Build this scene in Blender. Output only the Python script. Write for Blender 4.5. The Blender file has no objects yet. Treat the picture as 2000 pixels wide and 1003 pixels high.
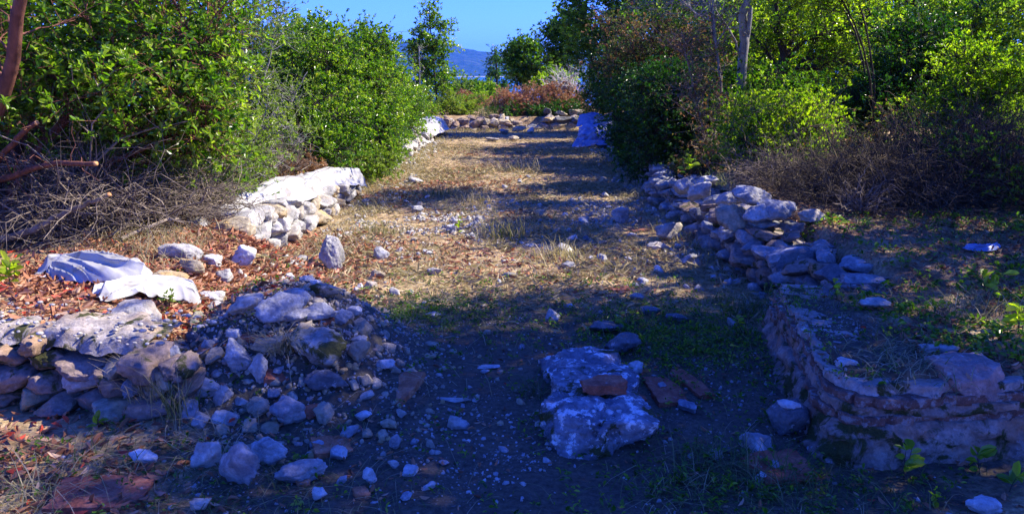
import bpy, bmesh, math, random
import numpy as np
from mathutils import Vector, Matrix, Euler

# ------------------------------------------------------------------ camera, sky, sun, exposure
scene = bpy.context.scene
COL = scene.collection
CAM_Z = 1.6
PITCH = math.atan((501.5 - 140) / 1500)
cam_data = bpy.data.cameras.new("camera")
cam_data.sensor_width = 36.0
cam_data.lens = 27.0
cam_data.clip_start = 0.05
cam_data.clip_end = 30000
cam = bpy.data.objects.new("camera", cam_data)
COL.objects.link(cam)
cam.location = (0, 0, CAM_Z)
cam.rotation_euler = (math.radians(90) - PITCH, 0, 0)
scene.camera = cam

SUN_AZ, SUN_EL = 75.0, 43.0           # degrees right of the view direction, degrees up
SUN_DIR = Vector((math.sin(math.radians(SUN_AZ)) * math.cos(math.radians(SUN_EL)),
                  math.cos(math.radians(SUN_AZ)) * math.cos(math.radians(SUN_EL)),
                  math.sin(math.radians(SUN_EL))))
world = bpy.data.worlds.new("World")
scene.world = world
world.use_nodes = True
wn = world.node_tree.nodes
wl = world.node_tree.links
wn.clear()
sky = wn.new("ShaderNodeTexSky")
sky.sky_type = 'NISHITA'
sky.sun_disc = False
sky.sun_elevation = math.radians(SUN_EL)
sky.sun_rotation = math.radians(SUN_AZ)
sky.air_density = 1.0
sky.dust_density = 0.3
sky.ozone_density = 2.5
hsv = wn.new("ShaderNodeHueSaturation")
hsv.inputs["Saturation"].default_value = 1.15
tintn = wn.new("ShaderNodeMix"); tintn.data_type = 'RGBA'; tintn.blend_type = 'MULTIPLY'
tintn.inputs[0].default_value = 1.0
tintn.inputs[7].default_value = (0.245, 0.445, 1.85, 1)      # deep clear blue of the photograph's sky
bg = wn.new("ShaderNodeBackground")
bg.inputs["Strength"].default_value = 0.11
wo = wn.new("ShaderNodeOutputWorld")
wl.new(sky.outputs[0], hsv.inputs["Color"])
wl.new(hsv.outputs[0], tintn.inputs[6])
wl.new(tintn.outputs[2], bg.inputs["Color"])
wl.new(bg.outputs[0], wo.inputs["Surface"])

sun_data = bpy.data.lights.new("sun", 'SUN')
sun_data.energy = 5.0
sun_data.angle = math.radians(0.55)
sun_data.color = (1.0, 0.91, 0.76)
sun = bpy.data.objects.new("sun", sun_data)
COL.objects.link(sun)
sun.location = (20, 5, 20)
sun.rotation_euler = SUN_DIR.to_track_quat('Z', 'Y').to_euler()

scene.view_settings.view_transform = 'Standard'
scene.view_settings.look = 'None'
scene.view_settings.exposure = 1.4
scene.view_settings.gamma = 1.0
scene.cycles.max_bounces = 7
scene.cycles.diffuse_bounces = 4
scene.cycles.transparent_max_bounces = 6
scene.cycles.sample_clamp_indirect = 4.0
scene.cycles.use_denoising = True

# ------------------------------------------------------------------ helpers
def unit(a):
    return a / np.maximum(np.linalg.norm(a, axis=-1, keepdims=True), 1e-9)

def sst(a, b, x):
    t = np.clip((x - a) / (b - a), 0, 1)
    return t * t * (3 - 2 * t)

def _hash(i, j, k):
    n = (i * 374761393 + j * 668265263 + k * 1442695041) & 0xFFFFFFFF
    n = ((n ^ (n >> 13)) * 1274126177) & 0xFFFFFFFF
    n = ((n ^ (n >> 16)) * 2246822519) & 0xFFFFFFFF
    return ((n ^ (n >> 15)) & 0xFFFFFF) / 8388607.5 - 1.0

def vnoise(p):
    i = np.floor(p).astype(np.int64)
    f = p - i
    f = f * f * (3 - 2 * f)
    x, y, z = i[:, 0], i[:, 1], i[:, 2]
    def h(a, b, c): return _hash(x + a, y + b, z + c)
    fx, fy, fz = f[:, 0], f[:, 1], f[:, 2]
    c00 = h(0,0,0)*(1-fx)+h(1,0,0)*fx
    c10 = h(0,1,0)*(1-fx)+h(1,1,0)*fx
    c01 = h(0,0,1)*(1-fx)+h(1,0,1)*fx
    c11 = h(0,1,1)*(1-fx)+h(1,1,1)*fx
    return (c00*(1-fy)+c10*fy)*(1-fz)+(c01*(1-fy)+c11*fy)*fz

def fbm(p, octv=4):
    p = np.asarray(p, float)
    s = np.zeros(len(p)); a = 0.5; q = p.copy()
    for _ in range(octv):
        s += a * vnoise(q); q = q * 2.03 + 17.3; a *= 0.5
    return s

def fbm2(x, y, sc, seed=0.0, octv=4):
    x = np.asarray(x, float); sh = x.shape
    p = np.stack([x.ravel()*sc, np.asarray(y, float).ravel()*sc, np.full(x.size, seed*7.7)], 1)
    return fbm(p, octv).reshape(sh)

def mesh_data(name, V, faces, mat=None, smooth=True, tint=None):
    """faces: list of int arrays (n,k)"""
    me = bpy.data.meshes.new(name)
    V = np.ascontiguousarray(V, dtype=np.float32)
    me.vertices.add(len(V)); me.vertices.foreach_set("co", V.ravel())
    faces = [np.asarray(f, dtype=np.int32) for f in faces if len(f)]
    loops = np.concatenate([f.ravel() for f in faces])
    tot = np.concatenate([np.full(len(f), f.shape[1], dtype=np.int32) for f in faces])
    start = np.concatenate([[0], np.cumsum(tot)[:-1]]).astype(np.int32)
    me.loops.add(len(loops)); me.loops.foreach_set("vertex_index", loops.astype(np.int32))
    me.polygons.add(len(tot))
    me.polygons.foreach_set("loop_start", start)
    me.polygons.foreach_set("loop_total", tot)
    me.polygons.foreach_set("use_smooth", np.full(len(tot), bool(smooth)))
    if tint is not None:
        at_ = me.attributes.new("tint", 'FLOAT', 'POINT')
        at_.data.foreach_set("value", np.ascontiguousarray(tint, dtype=np.float32))
    me.update(calc_edges=True)
    me.validate()
    if mat: me.materials.append(mat)
    return me

def link(name, data, parent=None, loc=None):
    o = bpy.data.objects.new(name, data)
    COL.objects.link(o)
    if parent is not None: o.parent = parent
    if loc is not None: o.location = loc
    return o

def tag(o, label=None, cat=None, group=None, kind=None):
    if label: o["label"] = label
    if cat: o["category"] = cat
    if group: o["group"] = group
    if kind or cat: o["kind"] = kind or "thing"
    return o

def thing(name, label, cat, loc=(0,0,0), group=None):
    return tag(link(name, None, None, loc), label, cat, group)

def rotmats(rng, n, tilt=None):
    """n random rotation matrices; tilt limits the lean (radians)"""
    a = rng.uniform(0, 2*np.pi, n)
    ca, sa = np.cos(a), np.sin(a)
    Rz = np.zeros((n,3,3)); Rz[:,0,0]=ca; Rz[:,0,1]=-sa; Rz[:,1,0]=sa; Rz[:,1,1]=ca; Rz[:,2,2]=1
    t = rng.uniform(-np.pi, np.pi, n) if tilt is None else rng.normal(0, tilt, n)
    ct, s_ = np.cos(t), np.sin(t)
    Rx = np.zeros((n,3,3)); Rx[:,0,0]=1; Rx[:,1,1]=ct; Rx[:,1,2]=-s_; Rx[:,2,1]=s_; Rx[:,2,2]=ct
    b = rng.uniform(0, 2*np.pi, n)
    cb, sb = np.cos(b), np.sin(b)
    Rb = np.zeros((n,3,3)); Rb[:,0,0]=cb; Rb[:,0,1]=-sb; Rb[:,1,0]=sb; Rb[:,1,1]=cb; Rb[:,2,2]=1
    return Rz @ Rx @ Rb

# ------------------------------------------------------------------ terrain
def H(x, y):
    x = np.asarray(x, float); y = np.asarray(y, float)
    n = 0.030*fbm2(x, y, 0.7, 1) + 0.022*fbm2(x, y, 3.1, 2) + 0.012*fbm2(x, y, 11.0, 3, 3)
    # bank behind the left wall and the collapsed slope in front of it
    Lw = 0.34*sst(-2.22, -2.55, x)*(1-0.30*sst(7.4, 9.4, y))
    Ln = 0.37*sst(-1.35, -2.35, x)
    b = sst(6.7, 5.9, y)
    L = Lw*(1-b) + Ln*b
    yl = 3.40 + (-0.17)*(x+2.0)
    front = sst(0.06, 0.26, y-yl)
    L = L*front
    mound = 0.455*np.exp(-((((x+1.22)/0.56)**2)**1.4 + (((y-4.02)/0.56)**2)**1.3))
    # bank behind the right wall and block
    R1 = 0.43*sst(2.15, 2.45, x)
    R2 = 0.34*sst(1.72, 1.95, x)*sst(3.12, 3.35, y+0.02*x)
    c = sst(4.9, 4.3, y)
    R = R1*(1-c) + R2*c
    Ew = 0.36*sst(21.85, 22.25, y)
    P = np.maximum(np.maximum(L, R), np.maximum(Ew, mound))
    P = P + 0.10*fbm2(x, y, 0.35, 5)*sst(3.0, 5.0, np.abs(x))
    drop = -0.06*np.maximum(0, y-27)
    drop = np.maximum(drop, -45)
    wild = sst(60, 400, np.hypot(x, y))*6*fbm2(x, y, 0.004, 9)
    return P + n + drop + wild

_hx, _hy = np.arange(-6, 8, 0.025), np.arange(1.2, 30, 0.025)
_hg = H(*np.meshgrid(_hx, _hy))
def h1(x, y):
    if not (-5.9 < x < 7.8 and 1.3 < y < 29.8): return float(H(np.array([x]), np.array([y]))[0])
    i = (x+6)/0.025; j = (y-1.2)/0.025; a, b = int(i), int(j); f, g = i-a, j-b
    return float((_hg[b, a]*(1-f)+_hg[b, a+1]*f)*(1-g)+(_hg[b+1, a]*(1-f)+_hg[b+1, a+1]*f)*g)

_c, _s = math.cos(PITCH), math.sin(PITCH)
def ray(px, py):
    u = (px-1000)/1500; v = (501.5-py)/1500
    return u, _c+v*_s, -_s+v*_c
def at(px, py, z=None):
    """where the line of sight through a photograph point meets the ground (or the level z)"""
    dx, dy, dz = ray(px, py)
    if z is not None:
        t = (z-CAM_Z)/dz
        return dx*t, dy*t, z
    t = 1.5
    for _ in range(600):
        x, y, zz = dx*t, dy*t, CAM_Z+dz*t
        g = h1(x, y)
        if zz <= g+0.003: break
        t += max(0.01, (zz-g)*0.6)
    return x, y, g
def atY(px, py, Y):
    dx, dy, dz = ray(px, py); t = Y/dy
    return dx*t, Y, CAM_Z+dz*t

# ------------------------------------------------------------------ materials
def new_mat(name):
    m = bpy.data.materials.new(name); m.use_nodes = True
    nt = m.node_tree; nt.nodes.clear()
    return m, nt.nodes, nt.links
def ramp(N, stops, interp='LINEAR'):
    r = N.new("ShaderNodeValToRGB"); r.color_ramp.interpolation = interp
    el = r.color_ramp.elements
    while len(el) < len(stops): el.new(0.5)
    for e, (p, c) in zip(el, stops):
        e.position = p; e.color = (c[0], c[1], c[2], 1) if not isinstance(c, (int, float)) else (c, c, c, 1)
    return r
def noise(N, Lk, vec, scale, detail=5, rough=0.6, dist=0.0):
    t = N.new("ShaderNodeTexNoise"); t.inputs["Scale"].default_value = scale
    t.inputs["Detail"].default_value = detail; t.inputs["Roughness"].default_value = rough
    t.inputs["Distortion"].default_value = dist
    Lk.new(vec, t.inputs["Vector"]); return t
def voronoi(N, Lk, vec, scale, feat='F1', out="Distance"):
    t = N.new("ShaderNodeTexVoronoi"); t.feature = feat; t.inputs["Scale"].default_value = scale
    Lk.new(vec, t.inputs["Vector"]); return t.outputs[out]
def mixc(N, Lk, fac, a, b, mode='MIX'):
    m = N.new("ShaderNodeMix"); m.data_type = 'RGBA'; m.blend_type = mode
    for sock, v in ((m.inputs[0], fac), (m.inputs[6], a), (m.inputs[7], b)):
        if isinstance(v, (int, float)): sock.default_value = v
        elif isinstance(v, tuple): sock.default_value = (v[0], v[1], v[2], 1)
        else: Lk.new(v, sock)
    return m.outputs[2]
def math_(N, Lk, op, a, b=0.0):
    m = N.new("ShaderNodeMath"); m.operation = op
    for s_, v in ((m.inputs[0], a), (m.inputs[1], b)):
        if isinstance(v, (int, float)): s_.default_value = v
        else: Lk.new(v, s_)
    return m.outputs[0]
def finish(N, Lk, col, rough=0.9, bumps=(), spec=0.3, vec=None):
    p = N.new("ShaderNodeBsdfPrincipled")
    if isinstance(col, tuple): p.inputs["Base Color"].default_value = (*col, 1)
    else: Lk.new(col, p.inputs["Base Color"])
    p.inputs["Roughness"].default_value = rough
    p.inputs["Specular IOR Level"].default_value = spec
    prev = None
    for hgt, strength, dist in bumps:
        b = N.new("ShaderNodeBump"); b.inputs["Strength"].default_value = strength
        b.inputs["Distance"].default_value = dist
        Lk.new(hgt, b.inputs["Height"])
        if prev is not None: Lk.new(prev, b.inputs["Normal"])
        prev = b.outputs[0]
    if prev is not None: Lk.new(prev, p.inputs["Normal"])
    o = N.new("ShaderNodeOutputMaterial"); Lk.new(p.outputs[0], o.inputs[0])
    return p

def ground_mat():
    m, N, Lk = new_mat("earth")
    pos = N.new("ShaderNodeNewGeometry").outputs["Position"]
    big = noise(N, Lk, pos, 0.55, 5, 0.6, 0.4)
    mid = noise(N, Lk, pos, 4.0, 6, 0.65)
    fine = noise(N, Lk, pos, 38, 6, 0.75)
    grit = noise(N, Lk, pos, 150, 3, 0.7)
    straw = ramp(N, [(0.30, (0.11,0.070,0.036)), (0.44, (0.27,0.185,0.10)), (0.56, (0.43,0.315,0.155)), (0.75, (0.54,0.43,0.24))])
    Lk.new(mid.outputs[0], straw.inputs[0])
    red = ramp(N, [(0.3, (0.12,0.055,0.030)), (0.7, (0.28,0.13,0.065))])
    Lk.new(fine.outputs[0], red.inputs[0])
    f1 = ramp(N, [(0.48, 0.0), (0.64, 0.5)]); Lk.new(big.outputs[0], f1.inputs[0])
    c = mixc(N, Lk, f1.outputs[0], straw.outputs[0], red.outputs[0])
    f2 = ramp(N, [(0.35, 0.45), (0.65, 1.35)]); Lk.new(fine.outputs[0], f2.inputs[0])
    c = mixc(N, Lk, 1.0, c, f2.outputs[0], 'MULTIPLY')
    dark_ground = ramp(N, [(0.3, (0.032,0.029,0.020)), (0.7, (0.125,0.108,0.074))]); Lk.new(fine.outputs[0], dark_ground.inputs[0])  # darker ground tone, mixed in below inside two noisy-edged ovals
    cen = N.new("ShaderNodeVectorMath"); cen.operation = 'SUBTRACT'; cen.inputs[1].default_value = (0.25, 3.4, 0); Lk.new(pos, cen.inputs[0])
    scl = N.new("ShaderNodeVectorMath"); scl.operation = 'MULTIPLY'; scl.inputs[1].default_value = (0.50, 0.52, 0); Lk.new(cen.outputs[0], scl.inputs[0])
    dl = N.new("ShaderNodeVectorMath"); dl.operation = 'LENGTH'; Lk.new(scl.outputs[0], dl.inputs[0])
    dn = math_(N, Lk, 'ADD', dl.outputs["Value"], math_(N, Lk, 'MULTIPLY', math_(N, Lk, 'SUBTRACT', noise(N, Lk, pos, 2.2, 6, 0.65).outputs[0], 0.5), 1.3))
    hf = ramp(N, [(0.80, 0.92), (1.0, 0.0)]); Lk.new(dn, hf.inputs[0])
    c = mixc(N, Lk, hf.outputs[0], c, dark_ground.outputs[0])
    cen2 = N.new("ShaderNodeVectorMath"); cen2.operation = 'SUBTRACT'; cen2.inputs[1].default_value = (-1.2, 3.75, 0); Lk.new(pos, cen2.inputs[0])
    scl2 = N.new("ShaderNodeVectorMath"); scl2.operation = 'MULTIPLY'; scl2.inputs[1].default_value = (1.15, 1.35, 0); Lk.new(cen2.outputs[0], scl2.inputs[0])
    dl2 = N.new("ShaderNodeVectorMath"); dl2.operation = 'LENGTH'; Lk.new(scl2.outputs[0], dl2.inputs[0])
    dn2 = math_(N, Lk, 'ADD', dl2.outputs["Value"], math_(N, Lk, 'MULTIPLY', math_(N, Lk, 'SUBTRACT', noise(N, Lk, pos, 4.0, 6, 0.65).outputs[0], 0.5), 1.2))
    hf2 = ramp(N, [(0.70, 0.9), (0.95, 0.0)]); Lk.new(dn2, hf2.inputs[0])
    c = mixc(N, Lk, hf2.outputs[0], c, dark_ground.outputs[0])
    vd = voronoi(N, Lk, pos, 60); vm = ramp(N, [(0.10, 1.0), (0.30, 0.0)]); Lk.new(vd, vm.inputs[0])
    gsel = ramp(N, [(0.52, 0.0), (0.66, 1.0)]); Lk.new(noise(N, Lk, pos, 1.3, 4).outputs[0], gsel.inputs[0])
    pf = math_(N, Lk, 'MULTIPLY', vm.outputs[0], gsel.outputs[0])
    c = mixc(N, Lk, pf, c, (0.44, 0.41, 0.36))
    # far away the sheet is covered by evergreen scrub
    sep = N.new("ShaderNodeSeparateXYZ"); Lk.new(pos, sep.inputs[0])
    far = N.new("ShaderNodeMapRange"); far.inputs[1].default_value = 30; far.inputs[2].default_value = 60
    Lk.new(sep.outputs[1], far.inputs[0])
    scrub = ramp(N, [(0.35, (0.025,0.045,0.015)), (0.65, (0.08,0.10,0.035))]); Lk.new(noise(N, Lk, pos, 0.25, 6).outputs[0], scrub.inputs[0])
    c = mixc(N, Lk, far.outputs[0], c, scrub.outputs[0])
    finish(N, Lk, c, 0.95, [(mid.outputs[0], 0.5, 0.03), (fine.outputs[0], 0.8, 0.014), (grit.outputs[0], 0.6, 0.004)], 0.15)
    return m

def stone_mat(name, light=(0.50,0.48,0.43), dark=(0.19,0.19,0.185), ochre=(0.36,0.26,0.13), ochre_amt=0.35, moss=0.0, white=0.3, white_at=0.60):
    m, N, Lk = new_mat(name)
    pos = N.new("ShaderNodeNewGeometry").outputs["Position"]
    rnd = N.new("ShaderNodeObjectInfo").outputs["Random"]
    add = N.new("ShaderNodeVectorMath"); add.operation = 'ADD'; Lk.new(pos, add.inputs[0])
    cmb = N.new("ShaderNodeCombineXYZ"); off = math_(N, Lk, 'MULTIPLY', rnd, 37.0); Lk.new(off, cmb.inputs[0]); Lk.new(off, cmb.inputs[2])
    Lk.new(cmb.outputs[0], add.inputs[1]); v = add.outputs[0]
    n1 = noise(N, Lk, v, 9, 7, 0.62, 0.6); n2 = noise(N, Lk, v, 45, 6, 0.7); n3 = noise(N, Lk, v, 160, 4, 0.7)
    n4 = noise(N, Lk, v, 4.5, 3, 0.55)
    base = ramp(N, [(0.30, dark), (0.50, tuple((a+b)/2*0.95 for a, b in zip(light, dark))), (0.64, light), (0.8, tuple(min(0.75, a*1.2) for a in light))])
    Lk.new(n1.outputs[0], base.inputs[0])
    of = ramp(N, [(0.50, 0.0), (0.66, ochre_amt*1.6)]); Lk.new(n4.outputs[0], of.inputs[0])
    c = mixc(N, Lk, of.outputs[0], base.outputs[0], ochre)
    # crusty lichen: dark spots and white spots
    vd = voronoi(N, Lk, v, 26); sp = ramp(N, [(0.10, 1.0), (0.24, 0.0)]); Lk.new(vd, sp.inputs[0])
    sel = ramp(N, [(0.50, 0.0), (0.60, 1.0)]); Lk.new(noise(N, Lk, v, 13, 3).outputs[0], sel.inputs[0])
    c = mixc(N, Lk, math_(N, Lk, 'MULTIPLY', math_(N, Lk, 'MULTIPLY', sp.outputs[0], sel.outputs[0]), 0.6), c, tuple(a*0.5 for a in dark))
    wsel = ramp(N, [(white_at, 0.0), (white_at+0.06, white)]); Lk.new(noise(N, Lk, v, 19, 6, 0.7).outputs[0], wsel.inputs[0])
    c = mixc(N, Lk, wsel.outputs[0], c, (0.66, 0.65, 0.61))
    f2 = ramp(N, [(0.32, 0.62), (0.66, 1.18)]); Lk.new(n2.outputs[0], f2.inputs[0])
    c = mixc(N, Lk, 1.0, c, f2.outputs[0], 'MULTIPLY')
    if moss:
        ms = ramp(N, [(0.56-0.12*moss, 0.0), (0.62-0.10*moss, 1.0)]); Lk.new(noise(N, Lk, v, 6.5, 6, 0.65, 0.5).outputs[0], ms.inputs[0])
        mc = ramp(N, [(0.3, (0.018,0.022,0.006)), (0.7, (0.075,0.075,0.018))]); Lk.new(n3.outputs[0], mc.inputs[0])
        c = mixc(N, Lk, ms.outputs[0], c, mc.outputs[0])
    finish(N, Lk, c, 0.88, [(n1.outputs[0], 0.55, 0.03), (n2.outputs[0], 0.75, 0.010), (n3.outputs[0], 0.5, 0.003)], 0.25)
    return m

def brick_mat(name, a=(0.30,0.095,0.05), b=(0.42,0.17,0.09), lich_at=0.60):
    m, N, Lk = new_mat(name)
    pos = N.new("ShaderNodeNewGeometry").outputs["Position"]
    n1 = noise(N, Lk, pos, 14, 6, 0.65); n2 = noise(N, Lk, pos, 90, 5, 0.7)
    base = ramp(N, [(0.32, tuple(x*0.6 for x in a)), (0.5, a), (0.68, b)]); Lk.new(n1.outputs[0], base.inputs[0])
    lich = ramp(N, [(lich_at, 0.0), (lich_at+0.08, 0.7)]); Lk.new(noise(N, Lk, pos, 24, 6, 0.7).outputs[0], lich.inputs[0])
    c = mixc(N, Lk, lich.outputs[0], base.outputs[0], (0.30, 0.28, 0.25))
    f2 = ramp(N, [(0.32, 0.65), (0.66, 1.2)]); Lk.new(n2.outputs[0], f2.inputs[0])
    c = mixc(N, Lk, 1.0, c, f2.outputs[0], 'MULTIPLY')
    finish(N, Lk, c, 0.9, [(n1.outputs[0], 0.4, 0.012), (n2.outputs[0], 0.6, 0.004)], 0.2)
    return m

def leaf_mat(name, stops, transl=0.38, rough=0.38, tgain=(1.5, 1.6, 0.7), spec=0.5):
    m, N, Lk = new_mat(name)
    at_ = N.new("ShaderNodeAttribute"); at_.attribute_name = "tint"
    r = ramp(N, stops); Lk.new(at_.outputs["Fac"], r.inputs[0])
    p = N.new("ShaderNodeBsdfPrincipled"); Lk.new(r.outputs[0], p.inputs["Base Color"])
    p.inputs["Roughness"].default_value = rough; p.inputs["Specular IOR Level"].default_value = spec
    t = N.new("ShaderNodeBsdfTranslucent")
    tc = mixc(N, Lk, 1.0, r.outputs[0], tgain, 'MULTIPLY'); Lk.new(tc, t.inputs[0])
    mx = N.new("ShaderNodeMixShader"); mx.inputs[0].default_value = transl
    Lk.new(p.outputs[0], mx.inputs[1]); Lk.new(t.outputs[0], mx.inputs[2])
    o = N.new("ShaderNodeOutputMaterial"); Lk.new(mx.outputs[0], o.inputs[0])
    return m

def bark_mat(name, a, b, scale=18):
    m, N, Lk = new_mat(name)
    pos = N.new("ShaderNodeNewGeometry").outputs["Position"]
    mp = N.new("ShaderNodeMapping"); mp.inputs["Scale"].default_value = (1, 1, 0.3); Lk.new(pos, mp.inputs[0])
    n1 = noise(N, Lk, mp.outputs[0], scale, 6, 0.65); n2 = noise(N, Lk, pos, 90, 4, 0.7)
    r = ramp(N, [(0.32, a), (0.66, b)]); Lk.new(n1.outputs[0], r.inputs[0])
    finish(N, Lk, r.outputs[0], 0.85, [(n1.outputs[0], 0.6, 0.015), (n2.outputs[0], 0.4, 0.004)], 0.2)
    return m

M = {}
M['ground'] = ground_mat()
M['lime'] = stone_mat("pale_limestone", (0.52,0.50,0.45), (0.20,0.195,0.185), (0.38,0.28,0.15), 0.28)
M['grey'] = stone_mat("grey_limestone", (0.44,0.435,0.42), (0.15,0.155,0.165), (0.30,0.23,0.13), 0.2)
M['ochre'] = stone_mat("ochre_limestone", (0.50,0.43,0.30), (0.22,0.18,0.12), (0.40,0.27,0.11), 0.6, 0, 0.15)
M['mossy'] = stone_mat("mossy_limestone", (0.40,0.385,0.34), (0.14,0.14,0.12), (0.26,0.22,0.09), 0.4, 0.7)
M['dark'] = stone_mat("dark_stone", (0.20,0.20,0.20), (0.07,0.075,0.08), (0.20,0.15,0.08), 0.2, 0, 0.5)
M['mortar'] = stone_mat("lime_mortar", (0.50,0.44,0.38), (0.24,0.20,0.17), (0.38,0.24,0.15), 0.45, 0.25, 0.3)
M['pier'] = stone_mat("pink_mortar_rubble", (0.40,0.29,0.22), (0.15,0.11,0.09), (0.32,0.17,0.10), 0.6, 0.50, 0.25)
M['cap'] = stone_mat("pebbly_lime_cap", (0.46,0.41,0.34), (0.20,0.17,0.14), (0.38,0.26,0.14), 0.4, 0.22, 0.4)
M['dressed'] = stone_mat("pink_dressed_stone", (0.42,0.30,0.26), (0.20,0.14,0.12), (0.38,0.22,0.15), 0.5, 0.0, 0.45)
M['brownstone'] = stone_mat("brown_rubble_stone", (0.34,0.25,0.19), (0.13,0.10,0.085), (0.30,0.19,0.10), 0.5, 0.1, 0.15)
M['crusty'] = stone_mat("white_crusted_stone", (0.27,0.275,0.29), (0.08,0.085,0.10), (0.22,0.17,0.12), 0.2, 0.15, 1.0, 0.53)
M['white'] = stone_mat("white_lime", (0.66,0.64,0.60), (0.34,0.33,0.31), (0.45,0.38,0.27), 0.15, 0, 0.5)
M['brick'] = brick_mat("red_brick")
M['course'] = brick_mat("weathered_brick_course", (0.17,0.085,0.058), (0.28,0.165,0.115), 0.51)
M['tile'] = brick_mat("orange_tile", (0.38,0.15,0.07), (0.50,0.25,0.13))
G_ = [(0.0, (0.012,0.042,0.005)), (0.25, (0.030,0.095,0.008)), (0.55, (0.100,0.195,0.014)), (0.80, (0.195,0.300,0.022)), (0.93, (0.32,0.40,0.04)), (0.97, (0.30,0.36,0.06)), (1.0, (0.36,0.16,0.04))]
M['leaf'] = leaf_mat("glossy_leaf", G_, 0.46, 0.30, (1.5,1.8,0.4))
G2 = [(0.0, (0.040,0.085,0.012)), (0.4, (0.14,0.22,0.026)), (0.75, (0.25,0.33,0.038)), (0.95, (0.28,0.34,0.06)), (1.0, (0.30,0.17,0.06))]
M['leaf_pale'] = leaf_mat("pale_leaf", G2, 0.42, 0.42, (1.3,1.5,0.5))
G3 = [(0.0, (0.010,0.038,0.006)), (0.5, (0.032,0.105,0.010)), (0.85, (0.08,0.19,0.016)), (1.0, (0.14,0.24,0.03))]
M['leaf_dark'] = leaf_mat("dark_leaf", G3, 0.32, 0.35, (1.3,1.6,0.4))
G4 = [(0.0, (0.07,0.16,0.008)), (0.4, (0.150,0.240,0.020)), (0.8, (0.31,0.38,0.035)), (1.0, (0.42,0.50,0.04))]
M['leaf_bright'] = leaf_mat("bright_leaf", G4, 0.62, 0.30, (1.7,1.9,0.3))
G5 = [(0.0, (0.08,0.045,0.022)), (0.35, (0.20,0.105,0.045)), (0.7, (0.33,0.20,0.095)), (0.93, (0.44,0.30,0.16)), (1.0, (0.40,0.10,0.04))]
G8 = [(0.0, (0.025,0.055,0.010)), (0.30, (0.065,0.125,0.020)), (0.52, (0.13,0.17,0.035)), (0.60, (0.15,0.075,0.035)), (0.80, (0.25,0.12,0.06)), (1.0, (0.36,0.22,0.11))]
M['leaf_mixed'] = leaf_mat("half_withered_leaf", G8, 0.34, 0.5, (1.4,1.4,0.7), 0.3)
M['leaf_brown'] = leaf_mat("dry_brown_leaf", G5, 0.28, 0.6, (1.3,1.1,0.8), 0.2)
G6 = [(0.0, (0.09,0.040,0.022)), (0.30, (0.22,0.095,0.045)), (0.55, (0.37,0.155,0.070)), (0.75, (0.44,0.23,0.12)), (0.92, (0.52,0.36,0.22)), (1.0, (0.46,0.06,0.03))]
M['litter'] = leaf_mat("fallen_leaf", G6, 0.15, 0.6, (1.2,1.0,0.8), 0.25)
G7 = [(0.0, (0.035,0.065,0.018)), (0.25, (0.10,0.14,0.035)), (0.5, (0.26,0.23,0.10)), (1.0, (0.50,0.41,0.24))]
M['grass'] = leaf_mat("grass_blade", G7, 0.35, 0.55, (1.2,1.2,0.8), 0.25)
M['bark_red'] = bark_mat("red_bark", (0.07,0.028,0.020), (0.20,0.085,0.055))
M['bark_dark'] = bark_mat("dark_bark", (0.022,0.017,0.013), (0.075,0.060,0.048))
M['bark_grey'] = bark_mat("grey_bark", (0.13,0.12,0.11), (0.34,0.32,0.29))
M['twig'] = bark_mat("dead_twig", (0.075,0.058,0.042), (0.28,0.225,0.17))
M['twig_dark'] = bark_mat("dark_dead_twig", (0.030,0.024,0.015), (0.13,0.100,0.066))
M['twig_white'] = bark_mat("bleached_twig", (0.30,0.28,0.26), (0.55,0.52,0.48))
M['cut'] = bark_mat("sawn_wood", (0.42,0.19,0.07), (0.62,0.34,0.15), 60)
def plastic():
    m, N, Lk = new_mat("weathered_plastic")
    pos = N.new("ShaderNodeNewGeometry").outputs["Position"]
    n1 = noise(N, Lk, pos, 7, 5, 0.6, 0.8); n2 = noise(N, Lk, pos, 26, 4, 0.6, 1.5)
    r = ramp(N, [(0.35, (0.33,0.30,0.24)), (0.42, (0.46,0.45,0.41)), (0.7, (0.54,0.54,0.53))]); Lk.new(n1.outputs[0], r.inputs[0])
    p = finish(N, Lk, r.outputs[0], 0.32, [(n2.outputs[0], 0.15, 0.012)], 0.5)
    t = N.new("ShaderNodeBsdfTranslucent"); t.inputs[0].default_value = (0.5, 0.5, 0.48, 1)
    mx = N.new("ShaderNodeMixShader"); mx.inputs[0].default_value = 0.3
    out = [n for n in N if n.type == 'OUTPUT_MATERIAL'][0]
    Lk.new(p.outputs[0], mx.inputs[1]); Lk.new(t.outputs[0], mx.inputs[2]); Lk.new(mx.outputs[0], out.inputs[0])
    return m
M['plastic'] = plastic()
M['plastic_shaded'] = M['plastic'].copy(); M['plastic_shaded'].name = 'shade_blue_plastic'  # copy of the white plastic with the blue of shade put into its colour
for n_ in M['plastic_shaded'].node_tree.nodes:
    if n_.type == 'VALTORGB':
        for e_, c_ in zip(n_.color_ramp.elements, ((0.10,0.14,0.30), (0.20,0.28,0.52), (0.34,0.42,0.62))): e_.color = (*c_, 1)
    if n_.type == 'BSDF_TRANSLUCENT': n_.inputs[0].default_value = (0.3, 0.4, 0.7, 1)

# ------------------------------------------------------------------ shape makers
def ico(sub):
    bm = bmesh.new(); bmesh.ops.create_icosphere(bm, subdivisions=sub, radius=1.0)
    V = np.array([v.co[:] for v in bm.verts]); F = np.array([[v.index for v in f.verts] for f in bm.faces]); bm.free()
    return V, F
ICO = {k: ico(k) for k in (1, 2, 3, 4, 5)}

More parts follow.
